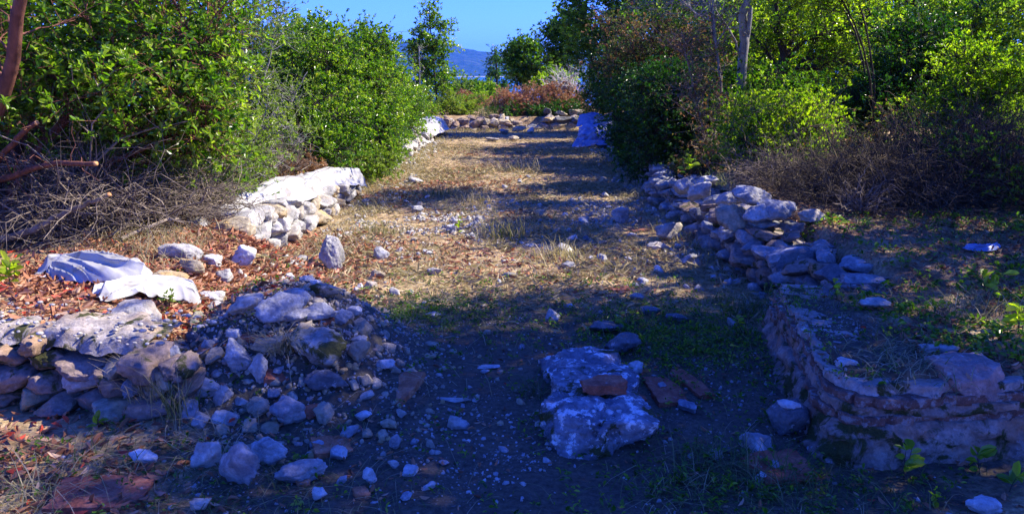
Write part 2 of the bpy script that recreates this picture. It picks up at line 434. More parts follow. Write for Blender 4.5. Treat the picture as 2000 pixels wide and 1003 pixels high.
def rock_shape(seed, sub=4, ncut=17, lo=0.40, hi=0.92, amp=0.14, pits=0, strata=0.0):
    rng = np.random.default_rng(seed)
    V, F = ICO[sub]
    n = unit(rng.normal(size=(ncut, 3))); d = rng.uniform(lo, hi, ncut)
    dots = V @ n.T
    t = np.where(dots > 0.05, d[None, :]/np.maximum(dots, 0.05), 9.0)
    t = np.concatenate([t, np.full((len(V), 1), 1.0)], 1)
    k = 90.0
    r = -np.log(np.exp(-k*t).sum(1))/k
    r = r*(1 + amp*fbm(V*1.9+seed*3.1, 4)*1.6 + amp*1.15*fbm(V*6.0+seed, 5)+(amp*0.45*(1-np.abs(fbm(V*13+seed, 3))*3) if sub > 3 else 0))
    if strata: r = r*(1 + strata*np.sin(V[:, 2]*13+2*fbm(V*2+seed, 3)*3))
    for _ in range(pits):
        c = unit(rng.normal(size=3)); c[2] = abs(c[2])*0.8 - 0.1
        rad = rng.uniform(0.05, 0.14)
        r = r - rng.uniform(0.06, 0.16)*np.exp(-(np.linalg.norm(V-unit(c), axis=1)/rad)**4)
    P = V*r[:, None]
    P = P/np.abs(P).max(0)
    return P, F

def block_shape(seed, sub=4):
    """angular building stone: a worn block with broken faces"""
    rng = np.random.default_rng(seed); V, F = ICO[sub]
    Q = V/np.abs(V).max(1, keepdims=True); P = 0.78*Q+0.22*V*1.25
    for _ in range(9):
        n = unit(rng.normal(size=3)); lim = rng.uniform(0.72, 1.15); o = np.maximum(0, P@n-lim); P = P-o[:, None]*n
    P = P*(1+0.16*fbm(P*1.3+seed*2.7, 4)+0.11*fbm(P*5+seed, 5)+0.04*(1-3*np.abs(fbm(P*9+seed, 3))))[:, None]
    P[:, 0] += 0.18*rng.normal()*P[:, 2]; P[:, 2] += 0.14*rng.normal()*P[:, 0]
    return P/np.abs(P).max(0), F
ROCKS = {}
def block_mesh(key, mat):
    k = ('block', key, mat)
    if k not in ROCKS:
        V, F = block_shape(500+key); ROCKS[k] = mesh_data("block_shape", V, [F], M[mat])
    return ROCKS[k]
def rock_mesh(key, mat, sub=4, **kw):
    k = (key, mat, sub)
    if k not in ROCKS:
        V, F = rock_shape(1000+key, sub, **kw)
        ROCKS[k] = mesh_data("rock_shape", V, [F], M[mat])
    return ROCKS[k]

def rough_box(dx, dy, dz, seed, n=14, amp=0.012, chip=0.12, rnd=0.06):
    """brick or slab with worn edges; origin at the middle of its underside"""
    rng = np.random.default_rng(seed)
    V, F = ICO[5]
    Q = V/np.abs(V).max(1, keepdims=True)            # cube-projected
    Q = np.clip(Q*1.12, -1, 1)
    for _ in range(7):
        nrm = unit(np.sign(rng.normal(size=3))*np.array([1, 1, rng.uniform(0.3, 1)]))
        lim = 1.732*rng.uniform(0.80, 0.98)/1.0*(1-chip*rng.uniform(0, 1))
        dd = Q@nrm; over = np.maximum(0, dd-lim*0.93); Q = Q-over[:, None]*nrm
    P = Q*np.array([dx/2, dy/2, dz/2])
    P = P + unit(P)*(fbm(P*18+seed, 4)*amp*1.6 + fbm(P*70+seed, 3)*amp*0.5)[:, None]
    P[:, 2] += dz/2
    return P, F

def tubes(P, R, sides=5):
    """P (N,K,3) paths, R (N,K) radii -> verts, quads"""
    N_, K, _ = P.shape
    T = np.gradient(P, axis=1) if K > 2 else np.repeat((P[:, 1:]-P[:, :1]), 2, axis=1)
    T = unit(T)
    ref = np.where(np.abs(T[:, :1, 2:3]) > 0.9, np.array([1., 0, 0]), np.array([0, 0, 1.]))
    ref = np.broadcast_to(ref, T.shape)
    A = unit(np.cross(T, ref)); B = np.cross(T, A)
    ang = np.linspace(0, 2*np.pi, sides, endpoint=False)
    ring = (A[:, :, None, :]*np.cos(ang)[None, None, :, None]+B[:, :, None, :]*np.sin(ang)[None, None, :, None])
    V = P[:, :, None, :]+ring*R[:, :, None, None]
    idx = np.arange(N_*K*sides).reshape(N_, K, sides)
    a = idx[:, :-1, :]; b = np.roll(a, -1, axis=2); d = idx[:, 1:, :]; c = np.roll(d, -1, axis=2)
    F = np.stack([a, b, c, d], -1).reshape(-1, 4)
    return V.reshape(-1, 3), F

def leaves(P, D, U, L, W, fold=0.22, curl=0.12):
    D = unit(D); S = unit(np.cross(D, U)); Nn = np.cross(S, D)
    tpl = [(0, 0, 0, 0), (0.42, 0.46, fold, 0.02), (0.42, -0.46, fold, 0.02), (0.78, 0.40, fold*0.8, -curl*0.4), (0.78, -0.40, fold*0.8, -curl*0.4), (1.0, 0, 0, -curl)]
    V = np.stack([P + (a*L)[:, None]*D + (b*W)[:, None]*S + (f*W+c*L)[:, None]*Nn for a, b, f, c in tpl], 1)
    i = np.arange(len(P))[:, None]*6
    F = np.concatenate([i+np.array([[0, 2, 4, 5]]), i+np.array([[0, 5, 3, 1]])])
    return V.reshape(-1, 3), F

def blades(P, D, L, W, bend, rng):
    """curved grass blades: 3 segments"""
    D = unit(D); U = np.array([0, 0, 1.0])
    side = unit(np.cross(D, U)+1e-4)
    hor = D.copy(); hor[:, 2] = 0; hor = unit(hor+1e-6)
    ts = [0, 0.35, 0.7, 1.0]; ws = [1, 0.85, 0.55, 0.08]
    rows = []
    for t, w in zip(ts, ws):
        c = P + D*(L*t)[:, None] + hor*(bend*L*t*t)[:, None] - U*(bend*0.75*L*t*t*t)[:, None]
        rows.append(c+side*(W*w/2)[:, None]); rows.append(c-side*(W*w/2)[:, None])
    V = np.stack(rows, 1)
    i = np.arange(len(P))[:, None]*8
    F = np.concatenate([i+np.array([[0, 1, 3, 2]])+2*k for k in range(3)])
    return V.reshape(-1, 3), F

def smooth_path(pts, n=14, jit=0.0, rng=None):
    pts = np.array(pts, float); k = len(pts)
    t = np.linspace(0, k-1, n); out = []
    ext = np.vstack([2*pts[0]-pts[1], pts, 2*pts[-1]-pts[-2]])
    for s_ in t:
        i = min(int(s_), k-2); f = s_-i
        p0, p1, p2, p3 = ext[i], ext[i+1], ext[i+2], ext[i+3]
        out.append(0.5*((2*p1)+(-p0+p2)*f+(2*p0-5*p1+4*p2-p3)*f*f+(-p0+3*p1-3*p2+p3)*f**3))
    out = np.array(out)
    if jit and rng is not None: out[1:] += rng.normal(0, jit, (n-1, 3))
    return out

class Pool:
    def __init__(s): s.V = []; s.F = []; s.T = []; s.n = 0
    def add(s, V, F, tint=None):
        s.V.append(V); s.F.append(F+s.n); s.n += len(V)
        if tint is not None: s.T.append(tint)
    def build(s, name, mat, parent=None, smooth=True, loc=None):
        me = mesh_data(name, np.concatenate(s.V), s.F, mat, smooth, np.concatenate(s.T) if s.T else None)
        return link(name, me, parent, loc)

def twigs_from(A, B, rng, K=5, bow=0.12, jit=0.03):
    """curved paths from A to B (N,3)"""
    d = B-A; ln = np.linalg.norm(d, axis=1, keepdims=True)
    mid = rng.normal(0, 1, A.shape)*ln*bow + np.array([0, 0, 1])*ln*bow*0.5
    t = np.linspace(0, 1, K)[None, :, None]
    P = A[:, None]+d[:, None]*t + mid[:, None]*(4*t*(1-t))*0.5
    P[:, 1:] += rng.normal(0, 1, P[:, 1:].shape)*ln[:, None]*jit
    return P

def plant(name, label, cat, base, stems, lobes, ncl=60, nsub=8, nleaf=8, leaf=(0.055, 0.026), mats=('bark_dark', 'leaf'), seed=1,
          csize=0.28, group=None, up=0.35, shell=0.45, tint=(0.45, 0.2, 0.17), lump=0.35, twig=0.0028, ground=True, fork=True, bare=0.0, parts=('trunk', 'branches', 'crown')):
    """a woody plant. stems: [(points, r0, r1)]; lobes: [(x,y,z,rx,ry,rz,weight)] in world space; leaves sit in whorls on real twigs"""
    rng = np.random.default_rng(seed)
    base = np.array(base, float)
    root = thing(name, label, cat, tuple(base), group)
    tp = Pool(); SP = []; SR = []
    for pts, r0, r1 in stems:
        pa = smooth_path(pts, 16, r0*0.25, rng)
        rr = np.linspace(1, 0, 16)**0.8*(r0-r1)+r1
        rr[0] *= 1.25
        V, F = tubes((pa-base)[None], rr[None], 8); tp.add(V, F)
        SP.append(pa); SR.append(rr)
    SP = np.concatenate(SP); SR = np.concatenate(SR)
    tp.build(parts[0], M[mats[0]], root)
    w = np.array([l[6] if len(l) > 6 else l[3]*l[4]*l[5] for l in lobes]); w = w/w.sum()
    which = rng.choice(len(lobes), ncl, p=w)
    Lb = np.array([l[:6] for l in lobes])[which]
    dirs = unit(rng.normal(size=(ncl, 3)))
    rr = rng.uniform(shell, 1.0, ncl)**0.6
    rr *= 1 + lump*fbm(dirs*1.7+which[:, None]*5.1+seed, 3)*1.6
    C = Lb[:, :3]+dirs*Lb[:, 3:]*rr[:, None]
    if ground:
        g = H(C[:, 0], C[:, 1])+0.06
        C[:, 2] = np.maximum(C[:, 2], g+rng.uniform(0, 0.12, ncl))
    D2 = np.linalg.norm(C[:, None]-SP[None], axis=2) + 0.8*np.maximum(0, SP[None, :, 2]-C[:, None, 2]+0.15)
    j = D2.argmin(1)
    A = SP[j]
    bp = twigs_from(A, C, rng, 7, 0.10, 0.012)
    ln = np.linalg.norm(C-A, axis=1)
    r0 = np.minimum(SR[j]*0.75, 0.005+0.008*ln); r1 = np.full(ncl, twig*1.2)
    tt = np.linspace(0, 1, 7)[None]
    brp = Pool()
    V, F = tubes(bp-base, r0[:, None]*(1-tt)+r1[:, None]*tt, 5); brp.add(V, F)
    # secondary twigs
    ci = np.repeat(np.arange(ncl), nsub); n2 = len(ci)
    s_ = rng.uniform(0.55, 1.0, n2)*6
    i0 = np.minimum(s_.astype(int), 5); f = (s_-i0)[:, None]
    A2 = bp[ci, i0]*(1-f)+bp[ci, i0+1]*f
    B2 = C[ci]+rng.normal(0, csize*0.6, (n2, 3))*np.array([1, 1, 0.8])+np.array([0, 0, csize*0.15])
    if ground: B2[:, 2] = np.maximum(B2[:, 2], H(B2[:, 0], B2[:, 1])+0.02)
    tpz = twigs_from(A2, B2, rng, 4, 0.12, 0.02)
    V, F = tubes(tpz-base, np.linspace(1.2, 0.5, 4)[None]*np.full((n2, 1), twig), 3); brp.add(V, F)
    brp.build(parts[1], M[mats[0]], root)
    # leaves
    live = rng.uniform(size=n2) > bare
    li = np.repeat(np.nonzero(live)[0], nleaf); n3 = len(li)
    whorl = rng.uniform(size=n3) < 0.55
    t3 = np.where(whorl, rng.uniform(0.90, 1.0, n3), rng.uniform(0.3, 1.0, n3))*3
    k0 = np.minimum(t3.astype(int), 2); f = (t3-k0)[:, None]
    P = tpz[li, k0]*(1-f)+tpz[li, k0+1]*f
    td = unit(tpz[li, 3]-tpz[li, 1])
    Dd = td*0.55+unit(rng.normal(size=(n3, 3)))*0.85+np.array([0, 0, up])
    U = unit(rng.normal(size=(n3, 3))*0.55+np.array([0, 0, 1.0])+td*0.3)
    Ls = leaf[0]*rng.uniform(0.6, 1.2, n3); Ws = leaf[1]*rng.uniform(0.75, 1.2, n3)*Ls/leaf[0]
    V, F = leaves(P-base, Dd, U, Ls, Ws)
    ct = rng.normal(0, 1, ncl)[ci][li]; tw = rng.normal(0, 1, n2)[li]
    tn = np.clip(tint[0]+tint[1]*0.6*ct+tint[1]*0.5*tw+tint[2]*rng.normal(0, 1, n3)*0.7+0.0, 0, 0.965)+0.03*(rng.uniform(size=n3) > 0.994)
    lp = Pool(); lp.add(V, F, np.repeat(tn, 6)); lp.build(parts[2], M[mats[1]], root, smooth=False)
    return root

def copy_tree(root, loc, rotz=0.0, scale=1.0, label=None):
    r = root.copy(); COL.objects.link(r); r.location = loc; r.rotation_euler = (0, 0, rotz); r.scale = (scale,)*3
    if label: r["label"] = label
    for ch in list(root.children):
        c = ch.copy(); COL.objects.link(c); c.parent = r
    return r

# ------------------------------------------------------------------ setting: ground, sea, hills
def grow(a, b, step, ratio):
    out = [a]; s_ = step
    while out[-1] < b: out.append(out[-1]+s_); s_ *= ratio
    return out
gx = np.array(sorted(set([round(v, 4) for v in np.arange(-4.5, 5.0, 0.045)] + grow(5.0, 9000, 0.1, 1.16) + [-v for v in grow(4.55, 9000, 0.1, 1.16)])))
gy = np.array(sorted(set([round(v, 4) for v in np.arange(1.6, 12, 0.045)] + [round(v, 4) for v in np.arange(12, 27, 0.12)] + grow(27.05, 12000, 0.2, 1.14) + [1.55-v for v in grow(0, 4000, 0.2, 1.3)])))
X, Y = np.meshgrid(gx, gy)
Z = H(X, Y)
V = np.stack([X, Y, Z], -1).reshape(-1, 3)
idx = np.arange(len(V)).reshape(X.shape)
F = np.stack([idx[:-1, :-1], idx[:-1, 1:], idx[1:, 1:], idx[1:, :-1]], -1).reshape(-1, 4)
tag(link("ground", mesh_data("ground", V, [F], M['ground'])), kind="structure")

SEA_Z = -28.0
def sea_mat():
    m, N, Lk = new_mat("sea_water")
    pos = N.new("ShaderNodeNewGeometry").outputs["Position"]
    mp = N.new("ShaderNodeMapping"); mp.inputs["Scale"].default_value = (1, 0.3, 1); Lk.new(pos, mp.inputs[0])
    n = noise(N, Lk, mp.outputs[0], 0.15, 4)
    p = finish(N, Lk, (0.010, 0.075, 0.26), 0.45, [(n.outputs[0], 0.8, 1.5)], 0.12)
    return m
xs = np.linspace(-12000, 12000, 25); ys = np.concatenate([[350], np.geomspace(400, 12000, 30)])
X, Y = np.meshgrid(xs, ys)
V = np.stack([X, Y, np.full_like(X, SEA_Z)], -1).reshape(-1, 3); idx = np.arange(len(V)).reshape(X.shape)
F = np.stack([idx[:-1, :-1], idx[:-1, 1:], idx[1:, 1:], idx[1:, :-1]], -1).reshape(-1, 4)
tag(link("sea", mesh_data("sea", V, [F], sea_mat())), kind="structure")

def hill_mat():
    m, N, Lk = new_mat("far_hillside")
    pos = N.new("ShaderNodeNewGeometry").outputs["Position"]
    n1 = noise(N, Lk, pos, 0.022, 8, 0.7); n2 = noise(N, Lk, pos, 0.004, 5)
    r = ramp(N, [(0.36, (0.008,0.020,0.010)), (0.52, (0.020,0.040,0.020)), (0.68, (0.07,0.08,0.06))]); Lk.new(n1.outputs[0], r.inputs[0])
    sep = N.new("ShaderNodeSeparateXYZ"); Lk.new(pos, sep.inputs[0])
    sh = N.new("ShaderNodeMapRange"); sh.inputs[1].default_value = SEA_Z+1; sh.inputs[2].default_value = SEA_Z+6
    sh.inputs[3].default_value = 1; sh.inputs[4].default_value = 0; Lk.new(sep.outputs[2], sh.inputs[0])
    c = mixc(N, Lk, sh.outputs[0], r.outputs[0], (0.42, 0.37, 0.29))
    finish(N, Lk, c, 0.95, [(n1.outputs[0], 1.0, 12.0)], 0.1)
    return m
xs = np.linspace(-5200, 5200, 260); ys = np.linspace(4350, 7600, 110)
X, Y = np.meshgrid(xs, ys)
prof = np.interp(X-40*fbm2(X, Y, 0.002, 3), [-5200, -3000, -1500, -880, -440, -37, 300, 900, 2500, 5200], [180, 210, 215, 192, 156, 104, 70, 60, 100, 120])
tY = np.clip((Y-4420-60*fbm2(X, Y, 0.002, 4))/1100, 0, 1.0)
back = np.clip((7600-Y)/1400, 0, 1)
Z = SEA_Z-4 + (prof+32)*np.sin(tY*np.pi/2)**0.8*back**0.5*(1+0.16*fbm2(X, Y, 0.004, 6)*2) + 14*fbm2(X, Y, 0.012, 8)*tY
V = np.stack([X, Y, Z], -1).reshape(-1, 3); idx = np.arange(len(V)).reshape(X.shape)
F = np.stack([idx[:-1, :-1], idx[:-1, 1:], idx[1:, 1:], idx[1:, :-1]], -1).reshape(-1, 4)
tag(link("hills", mesh_data("hills", V, [F], hill_mat())), kind="structure")

# ------------------------------------------------------------------ walls
def poly_at(pts, s):
    pts = np.array(pts, float); seg = np.diff(pts, axis=0); ln = np.linalg.norm(seg, axis=1); cum = np.concatenate([[0], np.cumsum(ln)])
    i = int(np.clip(np.searchsorted(cum, s, 'right')-1, 0, len(ln)-1)); f = (s-cum[i])/ln[i]
    return pts[i]+seg[i]*f, seg[i]/ln[i]
def poly_len(pts): return float(np.linalg.norm(np.diff(np.array(pts, float), axis=0), axis=1).sum())

def stone_wall(name, label, cat, pts, hfun, side, seed, sw=(0.16, 0.34), sh=(0.10, 0.17), depth=0.26, mats=('lime', 'lime', 'grey', 'ochre'), top=True, core_mat='mortar', part_limit=100, rough=0.03, zoff=0.0):
    """side = +1: face to the right of the walking direction, -1: to the left"""
    rng = np.random.default_rng(seed)
    p0, _ = poly_at(pts, 0); base = (p0[0], p0[1], 0)
    root = thing(name, label, cat, base); root["kind"] = "thing"
    L = poly_len(pts); items = []
    z = 0.0; row = 0
    while z < 0.62:
        rh = rng.uniform(*sh); s = rng.uniform(-0.1, 0.05)
        while s < L:
            w = rng.uniform(*sw)*(1.0 if row else 1.1); sc = s+w/2
            p, t = poly_at(pts, min(max(sc, 0), L)); n = np.array([t[1], -t[0]])*side
            top_z = hfun(sc)
            hh = rh*rng.uniform(0.8, 1.25)
            if z+hh*0.55 < top_z:
                q = p-n*(depth*0.42+rng.normal(0, rough)+0.10*z)
                g = min(h1(*(p+n*0.12)), 0.12)
                items.append((q[0], q[1], g+z+hh/2+zoff, w*0.57, depth*rng.uniform(0.45, 0.62), hh*0.60, math.atan2(t[1], t[0])+rng.normal(0, 0.18), rng.normal(0, 0.16), rng.normal(0, 0.10)))
            s += w*0.97
        z += rh*0.92; row += 1
    if top:
        s = 0.0
        while s < L:
            w = rng.uniform(sw[0]*0.9, sw[1]*1.05); sc = s+w/2; p, t = poly_at(pts, min(sc, L)); n = np.array([t[1], -t[0]])*side
            if rng.uniform() < 0.8 and hfun(sc) > 0.08:
                q = p-n*(depth*0.42+rng.uniform(0.16, 0.34))
                hh = rng.uniform(*sh)*0.8
                items.append((q[0], q[1], hfun(sc)+hh*0.12+zoff, w*0.55, depth*rng.uniform(0.4, 0.6), hh*0.6, rng.uniform(0, 6.3), rng.normal(0, 0.2), rng.normal(0, 0.2)))
            s += w*1.05
    # the ones that show largest first (nearest)
    items.sort(key=lambda i: math.hypot(i[0], i[1])/(i[3]+i[5]))
    rest = Pool()
    for k, (x, y, zz, a, b, c, rz, rx, ry) in enumerate(items):
        me = (block_mesh if rng.uniform() < 0.8 else rock_mesh)(int(rng.integers(0, 14)), mats[int(rng.integers(0, len(mats)))])
        e = Euler((rx+(math.pi if rng.uniform() < 0.5 else 0), ry, rz))
        if k < part_limit:
            o = link("stone", me, root, (x-base[0], y-base[1], zz)); o.rotation_euler = e; o.scale = (a, b, c)
        else:
            V, F = rock_shape(1000+int(rng.integers(0, 14)), 3)
            V = (V*np.array([a, b, c]))@np.array(e.to_matrix()).T+np.array([x-base[0], y-base[1], zz]); rest.add(V, F)
    if rest.n: tag(rest.build("stones", M[mats[0]], root), kind="stuff")
    # rubble heart between the faces
    n_ = max(8, int(L/0.12)); Vv = []
    for i in range(n_+1):
        s = L*i/n_; p, t = poly_at(pts, s); n = np.array([t[1], -t[0]])*side; hh = max(0.02, hfun(s)-0.05+0.04*rng.normal())
        for k, (o_, zf) in enumerate(((0.10, -0.15), (0.12, 0.55), (0.17, 0.93), (0.34, 1.0), (0.55, 0.9), (0.6, -0.3))):
            q = p-n*(o_+rng.normal(0, 0.012)); Vv.append((q[0]-base[0], q[1]-base[1], zoff+hh*zf+rng.normal(0, 0.012)))
    ii = np.arange((n_+1)*6).reshape(n_+1, 6)
    F = np.stack([ii[:-1, :-1], ii[1:, :-1], ii[1:, 1:], ii[:-1, 1:]], -1).reshape(-1, 4)
    link("rubble_core", mesh_data("rubble_core", np.array(Vv), [F], M[core_mat]), root)
    return root

LW = [(-2.18, 6.15), (-2.06, 8.0), (-1.99, 10.1)]
stone_wall("dry_stone_wall", "sunlit pale dry stone wall at left with white plastic sheeting along its top", "stone wall", LW,
           lambda s: np.interp(s, [0, 0.3, 0.9, 2.4, 4.0, 4.3], [0.28, 0.37, 0.38, 0.34, 0.25, 0.08]), 1, 21, mats=('lime', 'lime', 'lime', 'ochre', 'white'))
LF = [(-1.99, 12.0), (-1.92, 15.0), (-1.86, 20.4)]
stone_wall("dry_stone_wall", "sunlit low stone wall farther along the left side, overhung by green bushes", "stone wall", LF,
           lambda s: np.interp(s, [0, 0.6, 3.0, 6.0, 8.4], [0.20, 0.29, 0.29, 0.29, 0.29]), 1, 22, mats=('lime', 'lime', 'grey', 'white'), sw=(0.2, 0.42))
RW = [(2.02, 4.35), (1.90, 5.2), (1.82, 6.6), (1.78, 9.4), (1.90, 11.2)]
stone_wall("dry_stone_wall", "long shaded blue-grey dry stone wall at right with big boulders piled on it", "stone wall", RW,
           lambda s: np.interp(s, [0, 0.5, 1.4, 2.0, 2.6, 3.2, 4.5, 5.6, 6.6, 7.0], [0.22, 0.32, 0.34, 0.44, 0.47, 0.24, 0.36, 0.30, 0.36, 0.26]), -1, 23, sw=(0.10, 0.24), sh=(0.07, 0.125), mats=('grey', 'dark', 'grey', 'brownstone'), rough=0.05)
RF = [(1.92, 11.3), (2.05, 16.0), (2.12, 21.6)]
stone_wall("dry_stone_wall", "dark stone wall under the overhanging bushes at far right of the floor", "stone wall", RF,
           lambda s: 0.40+0.04*math.sin(s*2.3), -1, 24, sw=(0.2, 0.42), mats=('grey', 'grey', 'lime'))
EW = [(-1.82, 21.3), (-0.2, 21.75)]
stone_wall("stone_wall", "low brownish end wall with flat face and jagged pale top, at the far left corner", "stone wall", EW,
           lambda s: 0.32+0.03*math.sin(s*9), 1, 25, mats=('brownstone', 'brownstone', 'ochre'), sw=(0.18, 0.36), sh=(0.12, 0.2), rough=0.015)
EW2 = [(-0.2, 21.75), (0.75, 21.95)]
stone_wall("stone_wall", "tumbled middle stretch of the low end wall below the dry brown bush", "stone wall", EW2,
           lambda s: np.interp(s, [0, 0.3, 0.9], [0.32, 0.22, 0.10]), 1, 26, mats=('brownstone', 'ochre', 'grey'), sw=(0.16, 0.34))
EW3 = [(0.85, 21.95), (1.95, 22.0)]
stone_wall("stone_wall", "shaded end wall of rounded dark blocks beside the blue plastic bundle", "stone wall", EW3,
           lambda s: 0.42+0.03*math.sin(s*7), 1, 27, mats=('grey', 'dark', 'ochre'), sw=(0.25, 0.45), sh=(0.16, 0.24))

# left cross wall in the foreground: rubble face, lime concrete top
CW = [(-4.4, 3.78), (-2.5, 3.45), (-1.55, 3.27)]
cw = stone_wall("cross_wall", "low ruined cross wall at left foreground, brown rubble face with pebbly pale mortar top", "ruined wall", CW,
           lambda s: np.interp(s, [0, 1.0, 2.2, 2.9], [0.34, 0.34, 0.33, 0.30]), 1, 28, sw=(0.08, 0.21), sh=(0.06, 0.115), depth=0.24, mats=('brownstone', 'brownstone', 'brownstone', 'ochre', 'grey'), top=False, rough=0.02)
rng = np.random.default_rng(5)
P_ = Pool()
ns, nw = 90, 22
for_grid = []
for i in range(ns+1):
    p, t = poly_at(CW, poly_len(CW)*0.93*i/ns); n = np.array([t[1], -t[0]])
    for j in range(nw+1):
        v = j/nw; q = p-n*(0.085+0.43*v)
        for_grid.append((q[0], q[1], v))
fg = np.array(for_grid); bump = fbm2(fg[:, 0], fg[:, 1], 6.0, 3)*0.05+fbm2(fg[:, 0], fg[:, 1], 26, 4)*0.026
zz = 0.372+bump-0.07*sst(0.12, 0.0, fg[:, 2])-0.05*sst(0.75, 1.0, fg[:, 2])+0.02*np.sin(fg[:, 0]*5)
edge = 0.05*fbm2(fg[:, 0], fg[:, 1], 9, 6)
V = np.stack([fg[:, 0]-CW[0][0], fg[:, 1]-CW[0][1]+edge, zz], 1)
ii = np.arange(len(V)).reshape(ns+1, nw+1)
P_.add(V, np.stack([ii[:-1, :-1], ii[1:, :-1], ii[1:, 1:], ii[:-1, 1:]], -1).reshape(-1, 4))
P_.build("mortar_cap", M['cap'], cw)
pc = Pool()
for k in range(380):
    s = rng.uniform(0, poly_len(CW)); p, t = poly_at(CW, s); n = np.array([t[1], -t[0]]); q = p-n*rng.uniform(0.02, 0.5)
    V, F = ICO[2]; r_ = rng.uniform(0.004, 0.015)
    Vv = V*(1+0.25*fbm(V*1.7+k, 2)[:, None])*np.array([r_*rng.uniform(0.8, 1.6), r_, r_*0.7])+np.array([q[0]-CW[0][0], q[1]-CW[0][1], 0.375+rng.uniform(-0.01, 0.03)])
    pc.add(Vv, F)
tag(pc.build("pebbles", M['lime'], cw), kind="stuff")

# ------------------------------------------------------------------ masonry block at right (brick courses over rubble)
def inset_poly(d, n=160):
    """footprint of the block with a rounded front corner, shrunk by d; open to the right"""
    pts = [(1.62+d, 4.62), (1.50+d, 4.1), (1.38+d, 3.35), (1.345+d, 3.12+d), (1.40+d, 3.0+d), (1.50+d, 2.955+d), (2.0, 3.0+d), (2.7, 3.03+d), (3.9, 3.06+d)]
    return smooth_path(pts, n)
block = thing("masonry_block", "ruined masonry block at right foreground with red brick courses over pink mortar", "masonry", (1.4, 3.0, 0))
def layer(name, z0, z1, d, mat, seed, amp, batter=0.0, lip=0.012, joints=0.0):
    n = 420; pl = inset_poly(d, n); plb = inset_poly(d-batter, n)
    nrm = np.gradient(pl, axis=0); nrm = unit(np.stack([nrm[:, 1], -nrm[:, 0]], 1)); nrm = -nrm if nrm[n//2] @ np.array([-0.3, -1]) < 0 else nrm
    prof = [(0.0, -0.02)]+[(f, 0) for f in np.linspace(0, 1, max(5, int((z1-z0)/0.012)))]+[(1.0, -lip), (1.0, -0.10), (1.0, -0.22)]
    Vv = []
    for f, off in prof:
        q = pl*f+plb*(1-f); z = np.full(n, z0+(z1-z0)*f)
        rr = fbm(np.stack([q[:, 0]*9, q[:, 1]*9, z*16+seed], 1), 4)*amp*2+fbm(np.stack([q[:, 0]*40, q[:, 1]*40, z*55+seed], 1), 3)*amp*0.8
        wav = 0.006*fbm(np.stack([q[:, 0]*2.2, q[:, 1]*2.2, np.full(n, 3.1)], 1), 3)*2
        rn = fbm(np.stack([q[:, 0]*13, q[:, 1]*13, np.full(n, seed*2.0+f)], 1), 3)*0.012
        if joints:
            arc = np.concatenate([[0], np.cumsum(np.linalg.norm(np.diff(pl, axis=0), axis=1))]); ph = ((arc+seed*0.11)/joints)
            near_j = np.abs(ph-np.round(ph))*joints; push = 0.016*_hash(np.floor(ph+0.5).astype(np.int64), np.full(n, seed), np.full(n, 3))
            off = off-0.022*np.exp(-(near_j/0.007)**2)+push*(1 if off > -0.05 else 0)
        q2 = q+nrm*(rr+off)[:, None]
        Vv.append(np.stack([q2[:, 0]-1.4, q2[:, 1]-3.0, z+wav+(rn if f in (0.0, 1.0) else 0)], 1))
    Vv = np.stack(Vv, 0); K = len(prof); ii = np.arange(K*n).reshape(K, n)
    F = np.stack([ii[:-1, :-1], ii[:-1, 1:], ii[1:, 1:], ii[1:, :-1]], -1).reshape(-1, 4)
    o = link(name, mesh_data(name, Vv.reshape(-1, 3), [F], M[mat]), block); return o
layer("rubble_base", -0.08, 0.165, 0.00, 'pier', 1, 0.024, batter=0.06)
layer("brick_course", 0.156, 0.200, 0.004, 'course', 2, 0.009, lip=0.004, joints=0.23)
layer("mortar_bed", 0.192, 0.240, 0.022, 'pier', 3, 0.020, lip=0.004)
layer("brick_course", 0.232, 0.276, 0.020, 'course', 4, 0.010, lip=0.004, joints=0.21)
layer("mortar_bed", 0.268, 0.318, 0.050, 'mortar', 5, 0.026)
# rough top of the block
n = 60; xs = np.linspace(1.43, 3.6, 110); ys = np.linspace(3.06, 4.5, 80)
X, Y = np.meshgrid(xs, ys); X = X+np.maximum(0, Y-3.2)*0.12
Z = 0.332-0.12*sst(4.2, 4.48, Y)+0.045*fbm2(X, Y, 5, 7)+0.03*fbm2(X, Y, 21, 8)-0.10*sst(3.12, 3.04, Y)-0.10*sst(0.03, 0.0, X-1.43-np.maximum(0, Y-3.2)*0.12)
V = np.stack([X-1.4, Y-3.0, Z], -1).reshape(-1, 3); idx = np.arange(len(V)).reshape(X.shape)
F = np.stack([idx[:-1, :-1], idx[:-1, 1:], idx[1:, 1:], idx[1:, :-1]], -1).reshape(-1, 4)
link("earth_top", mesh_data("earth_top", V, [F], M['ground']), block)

# ------------------------------------------------------------------ single stones, bricks
STONES = []
def stone(px, py, w, h, label, mat='grey', key=0, ratio=0.8, rz=0.0, tilt=(0, 0), z=None, sink=0.12, name="limestone_rock", cat="rock", sub=4, group=None, shape=None, dh=None):
    if "mound" in label: w, h = w*1.18, h*1.15
    x, y, g = at(px, py, z)
    t = math.hypot(math.hypot(x, y), CAM_Z-g)*math.cos(0.1)
    wm = w/1500*t; dm = wm*ratio
    th = math.atan2(CAM_Z-g, y)
    hm = max((h/1500*t-0.30*dm*math.sin(th))/math.cos(th), 0.55*h/1500*t) if dh is None else dh
    y2 = y+dm*0.42
    if z is None: g = g+float(np.clip((h1(x, y2)-g)*0.6, -0.02, 0.2))
    me = rock_mesh(key, mat, sub) if shape is None else shape
    o = link(name, me, None, (x, y2, g+hm*(0.5-sink)))
    o.scale = (wm/2*1.03, dm/2, hm/2*1.05); o.rotation_euler = (tilt[0], tilt[1], rz)
    tag(o, label, cat, group); STONES.append((x, y2, wm)); return o
